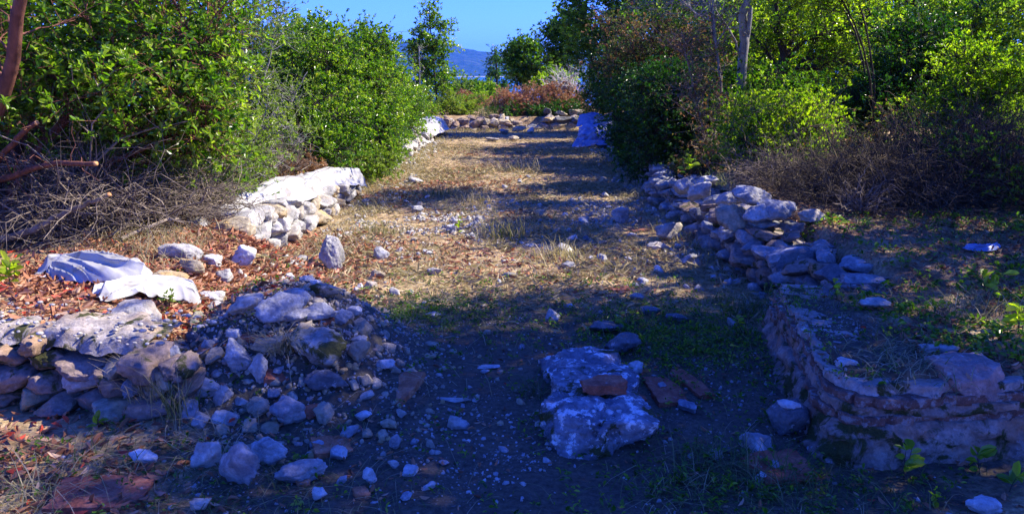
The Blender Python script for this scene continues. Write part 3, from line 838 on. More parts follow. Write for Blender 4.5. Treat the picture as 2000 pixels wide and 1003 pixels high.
pit_shape = mesh_data("rock_shape", *[f(rock_shape(77, 5, 9, 0.45, 0.9, 0.12, pits=22)) for f in (lambda a: a[0], lambda a: [a[1]])], M['lime'])
thr_shape = mesh_data("rock_shape", *[f(rock_shape(91, 5, 9, 0.5, 0.95, 0.20, pits=26, strata=0.03)) for f in (lambda a: a[0], lambda a: [a[1]])], M['grey'])

stone(641, 529, 56, 74, "upright pitted pale boulder standing alone on the sunlit floor", 'lime', 0, 0.62, 0.35, (0.0, -0.18), shape=pit_shape, sink=0.10)
stone(635, 587, 62, 36, "rounded mossy grey stone at the shadow edge just below the upright pitted boulder", 'mossy', 1, 0.7)
stone(597, 553, 32, 17, "small flat pale stone in orange litter left of the mossy grey stone", 'lime', 2)
stone(562, 549, 26, 16, "small chalky stone in orange litter left of the upright boulder", 'white', 3)
stone(615, 561, 24, 18, "little white stone touching the top of the mossy grey stone", 'white', 4)
stone(1306, 474, 62, 50, "slanting pale slab leaning at the foot of the right wall, half in sun", 'lime', 5, 0.6, 0.5, (0.15, -0.45))
stone(1288, 491, 48, 18, "flat whitish stone lying below the slanting slab near the right wall", 'lime', 6, 0.8)
stone(1216, 437, 42, 40, "grey blocky boulder alone in shade on the floor, left of the right wall", 'grey', 7, 0.8)
stone(811, 415, 30, 16, "bluish flat stone in the dark stripe on the left half of the floor", 'grey', 8)
stone(992, 543, 38, 14, "dark flat stone on the sun and shade edge in the middle of the floor", 'dark', 9)
stone(810, 360, 32, 15, "pale slab lying at the foot of the farther left wall", 'lime', 10)
stone(1012, 258, 34, 12, "flat cream slab tumbled in front of the middle end wall", 'ochre', 11, z=0.12)
stone(1035, 262, 16, 15, "small bright stone right of the cream slab by the end wall", 'white', 12)
stone(985, 262, 22, 12, "round grey stone left of the cream slab by the end wall", 'grey', 13)
stone(962, 277, 28, 9, "flat pale stone on the far sunlit floor before the end wall", 'lime', 1)
stone(1004, 276, 22, 12, "knobbly tan stone on the far sunlit floor before the end wall", 'ochre', 2)
# the rubble mound
stone(560, 612, 66, 40, "blue-grey angular twin-topped block crowning the rubble mound", 'grey', 20, 0.7, 0.2, (0.1, 0.1))
stone(470, 632, 66, 42, "pale crumbly rock on the left shoulder of the rubble mound", 'lime', 21, 0.8, 0.5, (0.1, -0.25))
stone(540, 655, 74, 58, "large dull grey boulder behind dry grass near the top of the rubble mound", 'grey', 22, 0.8)
stone(628, 738, 110, 78, "largest boulder of the mound, olive grey with a hollow in its top", 'mossy', 23, 0.75, 0.1, (0.25, 0.1))
stone(700, 714, 36, 52, "yellowish knobbed stone standing at the right end of the mound", 'ochre', 24, 0.8, 0.8)
stone(453, 742, 52, 58, "smooth oval grey boulder set in the mound above pale mortar", 'grey', 25, 0.8)
stone(502, 752, 34, 50, "narrow whitish stone beside the oval grey boulder of the mound", 'lime', 26, 0.8)
stone(432, 795, 30, 36, "small square grey stone below the oval boulder of the mound", 'grey', 27, 0.8)
stone(525, 700, 60, 30, "brownish wedge under the brick on the mound", 'ochre', 28, 0.7)
stone(578, 668, 40, 16, "thin flat tan stone on the mound right of the dry grass tuft", 'ochre', 29, 0.7)
stone(630, 775, 78, 48, "dull flat slab leaning on the mound below the largest boulder", 'dark', 30, 0.5, 0.2, (0.5, 0.1))
stone(660, 640, 44, 30, "jagged blue-grey stone on the back right of the mound", 'grey', 31, 0.8)
stone(692, 618, 34, 22, "white-capped stone in shade behind the mound on the floor", 'white', 32, 0.8)
stone(620, 636, 60, 30, "low grey stone between the crowning block and jagged stone on the mound", 'grey', 33, 0.8)
stone(575, 640, 48, 26, "grey chunk wedged under the crowning block of the mound", 'grey', 34)
# in the left cross wall
stone(272, 752, 62, 66, "light grey block with sunlit corner bulging from the cross wall", 'lime', 35, 0.8, 0.2)
stone(332, 766, 54, 84, "tall blue-grey block right of the light block in the cross wall", 'grey', 36, 0.8, 0.1)
stone(315, 800, 90, 45, "flat brownish slab under the two grey blocks of the cross wall", 'ochre', 37, 0.7)
stone(247, 646, 92, 60, "big squarish pale block resting on top of the left cross wall", 'lime', 38, 0.7, 0.1, shape=block_mesh(5, 'lime'), dh=0.15)
stone(306, 668, 36, 24, "small reddish stone right of the big block on the cross wall top", 'ochre', 39)
stone(186, 652, 28, 30, "small pale stone in the shadow of the big block on the cross wall", 'white', 40)
# foot of the mound
stone(566, 846, 62, 60, "smooth round grey stone at the foot of the mound", 'grey', 41, 0.9)
stone(632, 834, 44, 42, "round stone with sunny yellow top right of the smooth grey one", 'ochre', 42, 0.9)
stone(402, 920, 62, 66, "grey block with ochre side, standing left of the long leaning stone", 'lime', 43, 0.7, 0.3)
stone(466, 958, 78, 92, "long grey leaning stone in the foreground rubble", 'grey', 44, 0.5, -0.3, (0.2, 0.55), sink=0.05)
stone(521, 910, 72, 54, "rounded pale blue-grey stone right of the long leaning stone", 'lime', 45, 0.8)
stone(580, 952, 94, 44, "wide grey slab under scattered leaves at bottom of the rubble", 'grey', 46, 0.7)
stone(758, 840, 34, 30, "cream egg-shaped stone in the foreground", 'ochre', 47, 0.8)
stone(714, 857, 26, 26, "small cream triangular stone left of the egg-shaped one", 'ochre', 48, 0.8)
stone(746, 862, 22, 26, "small pinkish stone between the triangular and egg-shaped stones", 'ochre', 49, 0.8)
stone(770, 880, 26, 34, "small blue-grey stone below the cream egg-shaped one", 'grey', 50, 0.8)
stone(703, 826, 40, 22, "crumbly whitish lump below the left red tile", 'white', 51, 0.8)
stone(745, 724, 48, 22, "ragged white stone between the yellowish knobbed stone and the red tile", 'white', 52, 0.8)
stone(720, 945, 28, 30, "upright white stone alone on dark earth below the small pebbles", 'white', 53, 0.8)
stone(768, 915, 22, 22, "rough white lump right of the upright white stone", 'white', 54, 0.8)
stone(622, 978, 30, 28, "round white stone near the bottom edge under the wide slab", 'white', 55, 0.8)
stone(385, 1000, 38, 22, "pale round stone at the bottom edge under the grey block", 'lime', 56, 0.8)
stone(268, 915, 54, 40, "crumbly white mortar lump in dry grass at lower left", 'white', 57, 0.8)
stone(955, 720, 44, 8, "thin white sliver lying on dark earth in mid floor", 'white', 58, 0.5)
stone(893, 785, 82, 10, "long flat bluish sliver on dark earth left of the threshold", 'lime', 59, 0.25, -0.1)
stone(945, 731, 22, 10, "small flat blue stone left of the thin white sliver", 'grey', 60)
stone(845, 620, 34, 10, "flat pale chip in shade on the floor above the dark earth", 'lime', 61)
stone(768, 578, 26, 20, "blue-white stone just inside the shadow edge, right of the mossy stone", 'lime', 62)
# threshold
ICO[6] = ico(6)
def worn_block(label, name, cx, cy, dx, dy, dz, seed, mat, rz, tilt=(0, 0), pits=0, amp=0.022, chip=0.35, sink=0.05, z=None):
    rng = np.random.default_rng(seed); V, F = ICO[6]
    Q = V/np.abs(V).max(1, keepdims=True); Q = 0.86*Q+0.14*V*1.2
    for _ in range(10):
        nn = unit(rng.normal(size=3)*np.array([1, 1, 0.8])); Q = Q-np.maximum(0, Q@nn-rng.uniform(0.86, 1.25))[:, None]*nn
    P = Q*np.array([dx/2, dy/2, dz/2]); nd = unit(P)
    P = P+nd*(fbm(P*6+seed, 4)*amp*2.2+fbm(P*22+seed, 4)*amp*0.9+fbm(P*80+seed, 3)*amp*0.3)[:, None]
    for _ in range(pits):
        c = np.array([rng.uniform(-0.1, 0.5)*dx, rng.uniform(-0.5, 0.1)*dy, rng.uniform(0.1, 0.5)*dz]); r_ = rng.uniform(0.010, 0.026)
        c = P[np.argmin(np.linalg.norm(P-c, axis=1))]; P = P-nd*(r_*1.5*np.exp(-(np.linalg.norm(P-c, axis=1)/r_)**4))[:, None]
    z = (h1(cx, cy) if z is None else z)+dz/2-sink
    o = link(name, mesh_data(name, P, [F], M[mat]), None, (cx, cy, z)); o.rotation_euler = (tilt[0], tilt[1], rz); tag(o, label, "rock"); STONES.append((cx, cy, max(dx, dy))); return o
worn_block("big pitted grey boulder at the front of the doorway threshold", "threshold_boulder", 0.375, 3.18, 0.47, 0.36, 0.23, 4, 'crusty', 0.12, (0.02, 0.13), amp=0.034, pits=18, sink=0.06, chip=0.3)
worn_block("mortar-crusted slab carrying the red brick on the threshold", "threshold_slab", 0.40, 3.55, 0.40, 0.42, 0.19, 5, 'crusty', -0.05, (0.0, 0.02), sink=0.05, amp=0.028)
stone(1205, 832, 74, 46, "crumbly white mortar lump between pitted boulder and brick", 'white', 163, 0.9, 0.3, name="mortar_lump", z=0.10, sink=0.1, dh=0.06)
stone(1122, 790, 50, 26, "white-crusted small stone left of the mortar lump on the threshold", 'white', 164, 0.9, 0.3, z=0.11, sink=0.1, dh=0.05)
worn_block("flat white-topped slab at the back of the threshold, behind the brick", "threshold_slab", 0.37, 3.88, 0.42, 0.26, 0.19, 6, 'crusty', 0.08, (0.02, -0.03), sink=0.06, amp=0.026)
stone(1244, 732, 34, 36, "small block with white cap right of the brick on the threshold", 'white', 65, 0.9)
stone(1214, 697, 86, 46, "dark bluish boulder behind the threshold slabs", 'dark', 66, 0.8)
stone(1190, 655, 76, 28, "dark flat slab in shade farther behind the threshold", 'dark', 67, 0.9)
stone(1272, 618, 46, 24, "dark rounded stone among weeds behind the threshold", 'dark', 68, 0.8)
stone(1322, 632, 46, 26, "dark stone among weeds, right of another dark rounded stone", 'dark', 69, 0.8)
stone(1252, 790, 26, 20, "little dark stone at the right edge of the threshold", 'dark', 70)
stone(1248, 596-8, 34, 20, "blue stone among weeds at the front of the sunlit patch, right", 'grey', 71)
stone(1541, 858, 78, 76, "dark block with white lime patch left of the masonry block", 'dark', 72, 0.8, 0.2)
stone(1540, 806, 48, 22, "white lime lump on top of the dark block by the masonry", 'white', 73, 0.8, z=0.15, name="lime_lump", sink=0.0)
stone(1602, 890, 36, 26, "small white stone at the foot of the masonry block", 'white', 74)
stone(1660, 722, 40, 26, "white stone on the top edge of the masonry block", 'white', 75, 0.8, z=0.325)
stone(1570, 648, 16, 9, "tiny egg-white pebble on the back corner of the masonry block", 'white', 76, 0.8, z=0.325, name="pebble")
stone(1712, 604, 56, 22, "flat pale stone lying past the near end of the right wall", 'lime', 77, 0.7, z=0.36)
bx_, by_, _ = at(1900, 798, 0.20)
worn_block("big pinkish dressed block sitting on the masonry at far right", "dressed_block", bx_+0.01, by_+0.10, 0.26, 0.24, 0.17, 9, 'dressed', 0.10, (0.03, -0.04), amp=0.012, sink=0.0, z=0.205)
stone(1845, 705, 60, 34, "greyish stone behind the pinkish dressed block on the masonry", 'lime', 79, 0.9, z=0.31)
stone(1928, 1006, 56, 30, "white lump at the bottom edge below the masonry block", 'white', 80)
# on the right wall
stone(1530, 431, 88, 52, "broad pale boulder, the rightmost of those piled on the right wall", 'grey', 81, 0.8, 0.1, z=0.46)
stone(1480, 402, 76, 42, "topmost boulder of the pile on the right wall", 'grey', 82, 0.8, 0.2, z=0.56)
stone(1440, 448, 74, 52, "tan-bottomed boulder under the topmost one on the right wall", 'ochre', 83, 0.8, z=0.36)
stone(1482, 436, 60, 42, "grey boulder between the tan-bottomed and broad pale boulders", 'grey', 84, 0.8, z=0.44)
stone(1432, 402, 56, 36, "dull boulder left of the topmost one on the right wall", 'grey', 85, 0.8, z=0.50)
stone(1594, 441, 58, 34, "pale grey stone lying on the bank right of the boulder pile", 'lime', 86, 0.8)
stone(1500, 452, 70, 24, "long flat stone wedged below the broad pale boulder", 'grey', 87, 0.8, z=0.36)
stone(1372, 394, 56, 44, "pale lit boulder on the right wall near the dry creeper", 'lime', 88, 0.8, z=0.40)
stone(1384, 363, 46, 24, "flat stone capping the right wall behind the pale lit boulder", 'lime', 89, 0.8, z=0.50)
stone(1335, 380, 44, 36, "shaded boulder on the right wall under green leaves", 'grey', 90, 0.8, z=0.40)
stone(1490, 542, 60, 20, "loose blue stone at the foot of the right wall above a grass tuft", 'grey', 91)
stone(1475, 522, 22, 10, "small white chip left of the loose blue stone by the right wall", 'white', 92)
# collapsed near end of the left wall
stone(352, 512, 88, 40, "arched pale slab over a hollow at the tumbled end of the left wall", 'lime', 93, 0.6, 0.3, (0.1, 0.2))
stone(362, 540, 60, 36, "cream stone below the arched slab at the tumbled left wall", 'ochre', 94, 0.8)
stone(412, 524, 46, 28, "rounded white stone right of the arched slab", 'white', 95, 0.8)
stone(330, 566, 74, 36, "flat yellowish stone on the bank beside the lower plastic sheet", 'ochre', 96, 0.8)
stone(432, 552, 46, 28, "small pale stone in orange litter below the rounded white stone", 'lime', 97)
stone(408, 592, 44, 26, "whitish stone at the right tip of the lower plastic sheet", 'white', 98)
stone(455, 398, 48, 24, "grey stone behind the plastic sheet on the left wall", 'grey', 99, 0.8)
stone(474, 524, 46, 56, "tall crumbly white stone at the near foot of the left wall", 'white', 100, 0.8)

def brick(px, py, w, h, thick, label, mat='brick', rz=0.0, tilt=(0, 0), z=None, name="brick_fragment", seed=1, cat="brick", dep=None):
    x, y, g = at(px, py, z)
    t = math.hypot(math.hypot(x, y), CAM_Z-g)
    wm = w/1500*t; th = math.atan2(CAM_Z-g, y); dm = max((h/1500*t-thick*math.cos(th))/math.sin(th), 0.06) if dep is None else dep
    V, F = rough_box(wm, dm, thick, seed)
    o = link(name, mesh_data(name, V, [F], M[mat]), None, (x, y+dm*0.45, g-0.006)); o.rotation_euler = (tilt[0], tilt[1], rz)
    tag(o, label, cat); return o
brick(1181, 768, 84, 42, 0.05, "dark red brick lying on the threshold slab", 'brick', 0.05, (0.05, 0), seed=3, name="brick", z=0.175, dep=0.11)
brick(708, 800, 62, 66, 0.035, "square red tile piece leaning at the mound foot, left of another", 'tile', 0.3, (0.35, 0.15), seed=4, name="tile_fragment", cat="tile")
brick(775, 785, 62, 56, 0.035, "red tile piece with curved notch, right of the leaning square one", 'tile', -0.35, (0.25, -0.1), seed=5, name="tile_fragment", cat="tile")
brick(640, 888, 70, 40, 0.03, "dark red tile piece with yellow edge half buried at the mound foot", 'tile', 0.4, (0.1, 0.1), seed=6, name="tile_fragment", cat="tile")
brick(172, 1000, 150, 64, 0.035, "large flat red tile in dry grass at the bottom left corner", 'brick', 0.15, (0.03, 0.05), seed=7, name="roof_tile", cat="tile")
brick(496, 668, 60, 18, 0.035, "red brick edge sticking out of the rubble mound", 'brick', 0.1, (0.0, 0.0), seed=8, name="brick", dep=0.10)
brick(625, 628, 46, 24, 0.03, "dull red brick piece on the back slope of the mound", 'brick', -0.5, (0.2, 0.3), seed=9)
brick(1247, 792, 24, 24, 0.04, "small red brick piece at the right edge of the threshold", 'brick', 0.2, (0, 0.1), seed=10)
brick(1310, 790, 60, 60, 0.03, "flat dull red tile sunk in earth right of the threshold", 'brick', 0.1, (0.02, 0), seed=11, name="tile_fragment", cat="tile")
brick(1362, 775, 34, 60, 0.03, "narrow red tile strip between threshold and masonry block", 'brick', 0.3, (0.02, 0), seed=12, name="tile_fragment", cat="tile")
brick(1540, 945, 110, 66, 0.04, "broad dark red tile in grass below the dark lime-patched block", 'brick', 0.2, (0.04, 0), seed=13, name="tile_fragment", cat="tile")
brick(684, 512, 30, 10, 0.02, "orange tile piece on the sunlit floor right of the upright boulder", 'tile', 0.1, seed=14, name="tile_fragment", cat="tile")
brick(730, 514, 28, 9, 0.02, "faded orange tile piece, first one right of the brighter tile piece", 'tile', 0.2, seed=15, name="tile_fragment", cat="tile")
brick(752, 513, 24, 9, 0.02, "faded orange tile piece, the farther right of two faded ones", 'tile', -0.2, seed=16, name="tile_fragment", cat="tile")
brick(892, 528, 34, 9, 0.02, "thin tan tile piece on the sunny floor near the shadow edge", 'tile', 0.0, seed=17, name="tile_fragment", cat="tile")
brick(720, 388, 44, 10, 0.025, "wide orange tile lying at the far end of the near left wall", 'tile', 0.1, seed=18, name="tile_fragment", cat="tile")
brick(1215, 568, 44, 12, 0.02, "pinkish tile piece in the shade behind the weeds", 'brick', 0.2, seed=19, name="tile_fragment", cat="tile")
brick(1258, 452, 50, 10, 0.02, "tan tile lying left of the slanting slab by the right wall", 'tile', 0.1, seed=20, name="tile_fragment", cat="tile")
brick(588, 950-2, 22, 26, 0.03, "small red tile chip at the bottom of the rubble", 'tile', 0.4, (0.2, 0), seed=21, name="tile_fragment", cat="tile")
brick(704, 975, 24, 16, 0.03, "small red chip on dark earth under the upright white stone", 'tile', 0.6, (0.1, 0), seed=22, name="tile_fragment", cat="tile")
brick(295, 662, 26, 20, 0.03, "small orange tile chip stuck in moss on the cross wall top", 'tile', 0.5, (0.4, 0.2), seed=23, name="tile_fragment", cat="tile")

# the mound's other middling stones
rng = np.random.default_rng(31); MS = []
for _ in range(600):
    px, py = rng.uniform(370, 720), rng.uniform(605, 850)
    x, y, g = at(px, py)
    if h1(x, y) < 0.07 and py < 760: continue
    w = rng.uniform(0.035, 0.075)
    if any((x-a)**2+(y-b)**2 < (w+c*0.42)**2 for a, b, c in STONES): continue
    if any((x-a[0])**2+(y-a[1])**2 < (w+a[3])**2*0.8 for a in MS): continue
    MS.append((x, y, g, w, ['grey', 'lime', 'ochre', 'mossy', 'dark'][int(rng.choice(5, p=[0.28, 0.16, 0.26, 0.18, 0.12]))]))
    if len(MS) >= 60: break
MK = {'grey': 'grey', 'lime': 'pale', 'ochre': 'brownish', 'mossy': 'mossy', 'dark': 'dark'}
ML = [("crowning angular block", *at(560, 600)[:2]), ("largest boulder", *at(628, 720)[:2]), ("oval grey boulder", *at(453, 735)[:2]), ("pale crumbly rock", *at(470, 625)[:2]), ("yellowish knobbed stone", *at(700, 710)[:2]), ("smooth round grey stone", *at(566, 840)[:2]), ("tall blue-grey block", *at(332, 760)[:2])]
mb = {}
for q in MS:
    d, k = min((math.hypot(q[0]-a, q[1]-b), n_) for n_, a, b in ML); mb.setdefault((q[4], k), []).append((d, q))
OW = ["nearest", "second nearest", "third nearest", "fourth nearest", "fifth nearest", "sixth nearest", "seventh nearest", "eighth nearest", "ninth nearest"]
for (m_, k), lst in mb.items():
    for r_, (d, (x, y, g, w, _m)) in enumerate(sorted(lst)):
        o = link("rubble_stone", (block_mesh if rng.uniform() < 0.5 else rock_mesh)(int(rng.integers(0, 14)), m_), None, (x, y, g+w*0.25))
        o.scale = (w*rng.uniform(0.9, 1.3), w*rng.uniform(0.7, 1.0), w*rng.uniform(0.55, 0.9)); o.rotation_euler = (rng.normal(0, 0.4), rng.normal(0, 0.4), rng.uniform(0, 6.3))
        tag(o, f"{OW[min(r_, 8)]} middling {MK[m_]} mound stone to the {k}", "stone", "middling stones of the rubble mound"); STONES.append((x, y, w*2))

brick(540, 745, 50, 24, 0.035, "red brick piece wedged below the brownish wedge of the mound", 'brick', 0.3, (0.3, 0.2), seed=41)
brick(410, 690, 44, 26, 0.035, "orange brick piece at the left shoulder of the mound", 'tile', -0.3, (0.3, 0.1), seed=42)
brick(610, 812, 46, 26, 0.03, "dark red tile piece at the mound foot behind the round yellow-topped stone", 'brick', 0.6, (0.4, 0.1), seed=43, name="tile_fragment", cat="tile")
# smaller loose stones, each told apart by its look and its nearest landmark
LM = [("upright pitted boulder", *at(641, 529)[:2]), ("slanting slab by the right wall", *at(1306, 474)[:2]), ("grey blocky boulder on the floor", *at(1216, 437)[:2]),
      ("threshold brick", *at(1181, 768)[:2]), ("big pitted threshold boulder", *at(1168, 930)[:2]), ("notched red tile piece", *at(775, 785)[:2]), ("long leaning stone", *at(466, 958)[:2]),
      ("rubble mound's yellowish stone", *at(700, 714)[:2]), ("mossy grey stone", *at(635, 587)[:2]), ("dark lime-patched block", *at(1541, 858)[:2]), ("large bottom left tile", *at(172, 1000)[:2]),
      ("orange tile at the left wall end", *at(720, 388)[:2]), ("pale slab at the farther left wall", *at(810, 360)[:2]), ("cream slab by the end wall", *at(1012, 258)[:2]), ("thin white sliver", *at(955, 720)[:2])]
rng = np.random.default_rng(77)
ORD = ["nearest", "second nearest", "third nearest", "fourth nearest", "fifth nearest", "sixth nearest", "seventh nearest", "eighth nearest", "ninth nearest", "tenth nearest", "eleventh nearest", "twelfth nearest", "thirteenth nearest", "fourteenth nearest", "fifteenth nearest"]
spots = []
tries = 0
while len(spots) < 120 and tries < 4000:
    tries += 1
    zone = rng.uniform()
    if zone < 0.17: px, py = rng.normal(690, 110), rng.normal(890, 60)
    elif zone < 0.46: px, py = rng.uniform(720, 1250), rng.normal(440, 45)
    elif zone < 0.62: px, py = rng.normal(1300, 90), rng.normal(560, 70)
    elif zone < 0.74: px, py = rng.normal(1030, 160), rng.normal(660, 90)
    elif zone < 0.86: px, py = rng.normal(620, 90), rng.normal(560, 30)
    elif zone < 0.93: px, py = rng.normal(1480, 90), rng.normal(880, 60)
    else: px, py = rng.normal(900, 120), rng.normal(400, 30)
    if not (20 < px < 1980 and 300 < py < 1000): continue
    x, y, g = at(px, py)
    if x > 1.35 and y < 4.7 or abs(x) > 1.7 and y > 5.9: continue
    if x < -1.0 and 3.2 < y < 5: continue
    s = float(np.clip(rng.lognormal(math.log(0.030), 0.38), 0.017, 0.075))*(1+0.06*max(0, y-4))
    if any((x-a)**2+(y-b)**2 < (s+c*0.62)**2 for a, b, c in STONES): continue
    if any((x-a[0])**2+(y-a[1])**2 < (s+a[3])**2*1.2 for a in spots): continue
    spots.append((x, y, g, s, ['white', 'lime', 'grey', 'ochre', 'dark'][int(rng.choice(5, p=[0.16, 0.28, 0.30, 0.16, 0.10]))]))
look = {'white': 'chalk white', 'lime': 'pale', 'grey': 'grey', 'ochre': 'tan', 'dark': 'dark'}
near = {}
for i, (x, y, g, s, m_) in enumerate(spots):
    d, k = min((math.hypot(x-a, y-b), n_) for n_, a, b in LM)
    near.setdefault((m_, k), []).append((d, i))
for (m_, k), lst in near.items():
    for r_, (d, i) in enumerate(sorted(lst)):
        x, y, g, s, _m = spots[i]
        o = link("loose_stone", (block_mesh(int(rng.integers(0, 14)), m_) if rng.uniform() < 0.5 else rock_mesh(int(rng.integers(0, 14)), m_, 4)), None, (x, y, g+s*0.30))
        a = rng.uniform(0.75, 1.35); o.scale = (s*a, s*rng.uniform(0.75, 1.1), s*rng.uniform(0.5, 0.85)); o.rotation_euler = (rng.normal(0, 0.3), rng.normal(0, 0.3), rng.uniform(0, 6.3))
        lab = f"{ORD[min(r_, 14)]} small {look[m_]} stone to the {k}"
        tag(o, lab, "stone", "small loose stones scattered on the floor")

# ------------------------------------------------------------------ plastic sheets
def sheet(label, line, widths, seed, folds=0.05, parent=None, name="plastic_sheet", lift=0.02, drape=None, nu=150, nv=70, freq=4.2, mat='plastic'):
    rng = np.random.default_rng(seed)
    cl = smooth_path(line, nu); wv = np.interp(np.linspace(0, 1, nu), np.linspace(0, 1, len(widths)), widths)
    T = unit(np.gradient(cl, axis=0)*np.array([1, 1, 0])); S = np.stack([T[:, 1], -T[:, 0], np.zeros(nu)], 1)
    v = np.linspace(-0.5, 0.5, nv)
    edge = 1+0.35*fbm(np.stack([np.linspace(0, 3.5, nu), np.zeros(nu), np.full(nu, seed*1.0)], 1), 3)
    P = cl[:, None]+S[:, None]*(v[None, :]*(wv*edge)[:, None])[:, :, None]
    flat = P.reshape(-1, 3)
    u_ = np.repeat(np.linspace(0, 1, nu), nv); v_ = np.tile(v, nu)
    L = np.linalg.norm(np.diff(cl, axis=0), axis=1).sum()
    q = np.stack([u_*L*freq*0.45, v_*freq*1.6*np.mean(wv)*1.6, np.full(len(u_), seed*3.3)], 1)
    warp = fbm(q*0.6+9, 3)
    w1 = fbm(np.stack([u_*L*2.2, v_*2.0, q[:, 2]], 1), 3)
    vv = v_*np.repeat(wv*edge, nv)
    ridge = 1-np.abs(fbm(np.stack([u_*L*1.3+w1, vv*13+w1*2.2, q[:, 2]], 1), 2)*2.4)
    crease = 1-np.abs(fbm(np.stack([u_*L*5+w1*2, vv*17+w1*4, q[:, 2]+5], 1), 2)*2.4)
    win = (1-np.abs(2*v_)**3)*sst(0, 0.08, u_)*sst(1, 0.92, u_)
    big = np.clip(0.55+1.3*fbm(np.stack([u_*L*2.0, vv*3.0, q[:, 2]+2], 1), 2), 0, 1.4)
    dz = folds*win*big+folds*0.45*np.clip(ridge, 0, 1)**2*(0.35+0.65*win)+folds*0.22*np.clip(crease, 0, 1)**2+lift*win
    if drape is not None: dz = dz+drape(u_, v_)
    g = H(flat[:, 0], flat[:, 1])
    z = np.maximum(flat[:, 2]+dz, g+0.016)+folds*0.3*np.clip(ridge, 0, 1)**2 if drape is None else flat[:, 2]+dz
    tip = sst(0.0, 0.05, u_)*sst(1.0, 0.95, u_)
    V = np.stack([flat[:, 0]+0.02*warp, flat[:, 1]+0.02*crease, z], 1)
    V[:, 2] = np.maximum(V[:, 2], H(V[:, 0], V[:, 1])+0.012); c = V.mean(0)*np.array([1, 1, 0]); idx = np.arange(nu*nv).reshape(nu, nv)
    F = np.stack([idx[:-1, :-1], idx[:-1, 1:], idx[1:, 1:], idx[1:, :-1]], -1).reshape(-1, 4)
    o = link(name, mesh_data(name, V-c, [F], M[mat]), None, tuple(c))
    md = o.modifiers.new("solid", 'SOLIDIFY'); md.thickness = 0.002
    tag(o, label, "plastic sheet"); return o
a1 = at(80, 530); a2 = at(150, 530); a3 = at(235, 548); a4 = at(300, 560)
sheet("upper wide lobe of crumpled white plastic lying in orange litter at left", [a1, a2, a3, a4], [0.30, 0.50, 0.32, 0.14], 2, 0.065, lift=0.03)
b1 = at(185, 588); b2 = at(260, 574); b3 = at(330, 578); b4 = at(392, 592)
sheet("lower narrow strip of white plastic above the pale block on the cross wall", [b1, b2, b3, b4], [0.16, 0.28, 0.24, 0.12], 3, 0.055, lift=0.02)
sheet("long creased white plastic sheet draped over the near half of the left wall", [(-2.52, 6.9, 0.35), (-2.42, 7.6, 0.38), (-2.34, 8.3, 0.36), (-2.26, 8.9, 0.33)], [0.18, 0.40, 0.42, 0.25], 4, 0.055, drape=lambda u, v: 0.06-0.15*sst(0.12, 0.5, v)-0.10*sst(-0.2, -0.5, v))
sheet("bulging white plastic sheet at the far end of the near left wall", [(-2.36, 8.8, 0.31), (-2.26, 9.3, 0.33), (-2.16, 9.8, 0.28), (-1.98, 10.1, 0.20)], [0.30, 0.55, 0.46, 0.2], 5, 0.06, drape=lambda u, v: 0.05-0.14*sst(0.1, 0.5, v)-0.14*sst(-0.1, -0.5, v))
sheet("white plastic sheet over the end of the farther left wall", [(-2.2, 17.8, 0.30), (-2.1, 18.8, 0.34), (-2.05, 19.8, 0.34), (-1.95, 20.6, 0.28)], [0.6, 0.85, 0.9, 0.6], 6, 0.07, drape=lambda u, v: 0.05-0.22*sst(0.2, 0.5, v)-0.10*sst(-0.3, -0.5, v))
def bundle(label, c, r, seed):
    V, F = ICO[5]
    w = fbm(V*1.6+seed, 3); fold = 1-np.abs(fbm(np.stack([V[:, 0]*5+w*3, V[:, 1]*5+w*3, V[:, 2]*1.4], 1)+seed, 3)*2)
    crk = 1-np.abs(fbm(np.stack([V[:, 0]*11+w*5, V[:, 1]*11+w*5, V[:, 2]*4], 1)+seed, 2)*2.4)
    rr = 1+0.32*w+0.14*np.clip(fold, 0, 1)**2+0.09*np.clip(crk, 0, 1)**2
    P = V*rr[:, None]; P[:, 2] = np.maximum(P[:, 2], -0.75)*1.0; flare = np.clip(-P[:, 2], 0, 1); P[:, :2] *= (1+0.35*flare)[:, None]
    o = link("plastic_bundle", mesh_data("plastic_bundle", P*np.array(r), [F], M['plastic_shaded']), None, c); tag(o, label, "plastic bundle"); return o
bundle("shade-blue heap of plastic sheeting slumped over the far right wall", (1.86, 17.4, 0.19), (0.36, 0.45, 0.27), 3)
sheet("crumpled plastic edge spread on the floor under the bluish plastic heap", [(1.35, 17.0, 0.0), (1.7, 16.9, 0.02), (2.1, 16.8, 0.05)], [0.3, 0.5, 0.4], 8, 0.08, mat='plastic_shaded')
sheet("small shade-blue plastic sheet propped behind the plastic heap at far right", [(1.72, 20.3, 0.38), (2.0, 20.2, 0.44), (2.3, 20.1, 0.40)], [0.3, 0.5, 0.3], 9, 0.08, drape=lambda u, v: 0.02-0.3*(v+0.2), mat='plastic_shaded')
c1 = at(1885, 490); c2 = at(1950, 485)
sheet("dark crumpled plastic scrap under the dead brush at right", [c1, (c1[0]*0.5+c2[0]*0.5, c1[1], c1[2]+0.0), c2], [0.06, 0.12, 0.07], 10, 0.02, mat='plastic_shaded')

# ------------------------------------------------------------------ trees and bushes
def lobe(px, py, Y, rx, rz, ry=None, w=None):
    x, y, z = atY(px, py, Y)
    a = rx/1500*Y; c = rz/1500*Y
    return (x, y, z, a, ry if ry is not None else (a+c)/2, c, w if w is not None else a*c)
def gp(x, y, dz=0.0): return (x, y, h1(x, y)+dz)
def stemp(base, *pts): return [tuple(base)]+[atY(*p) for p in pts]

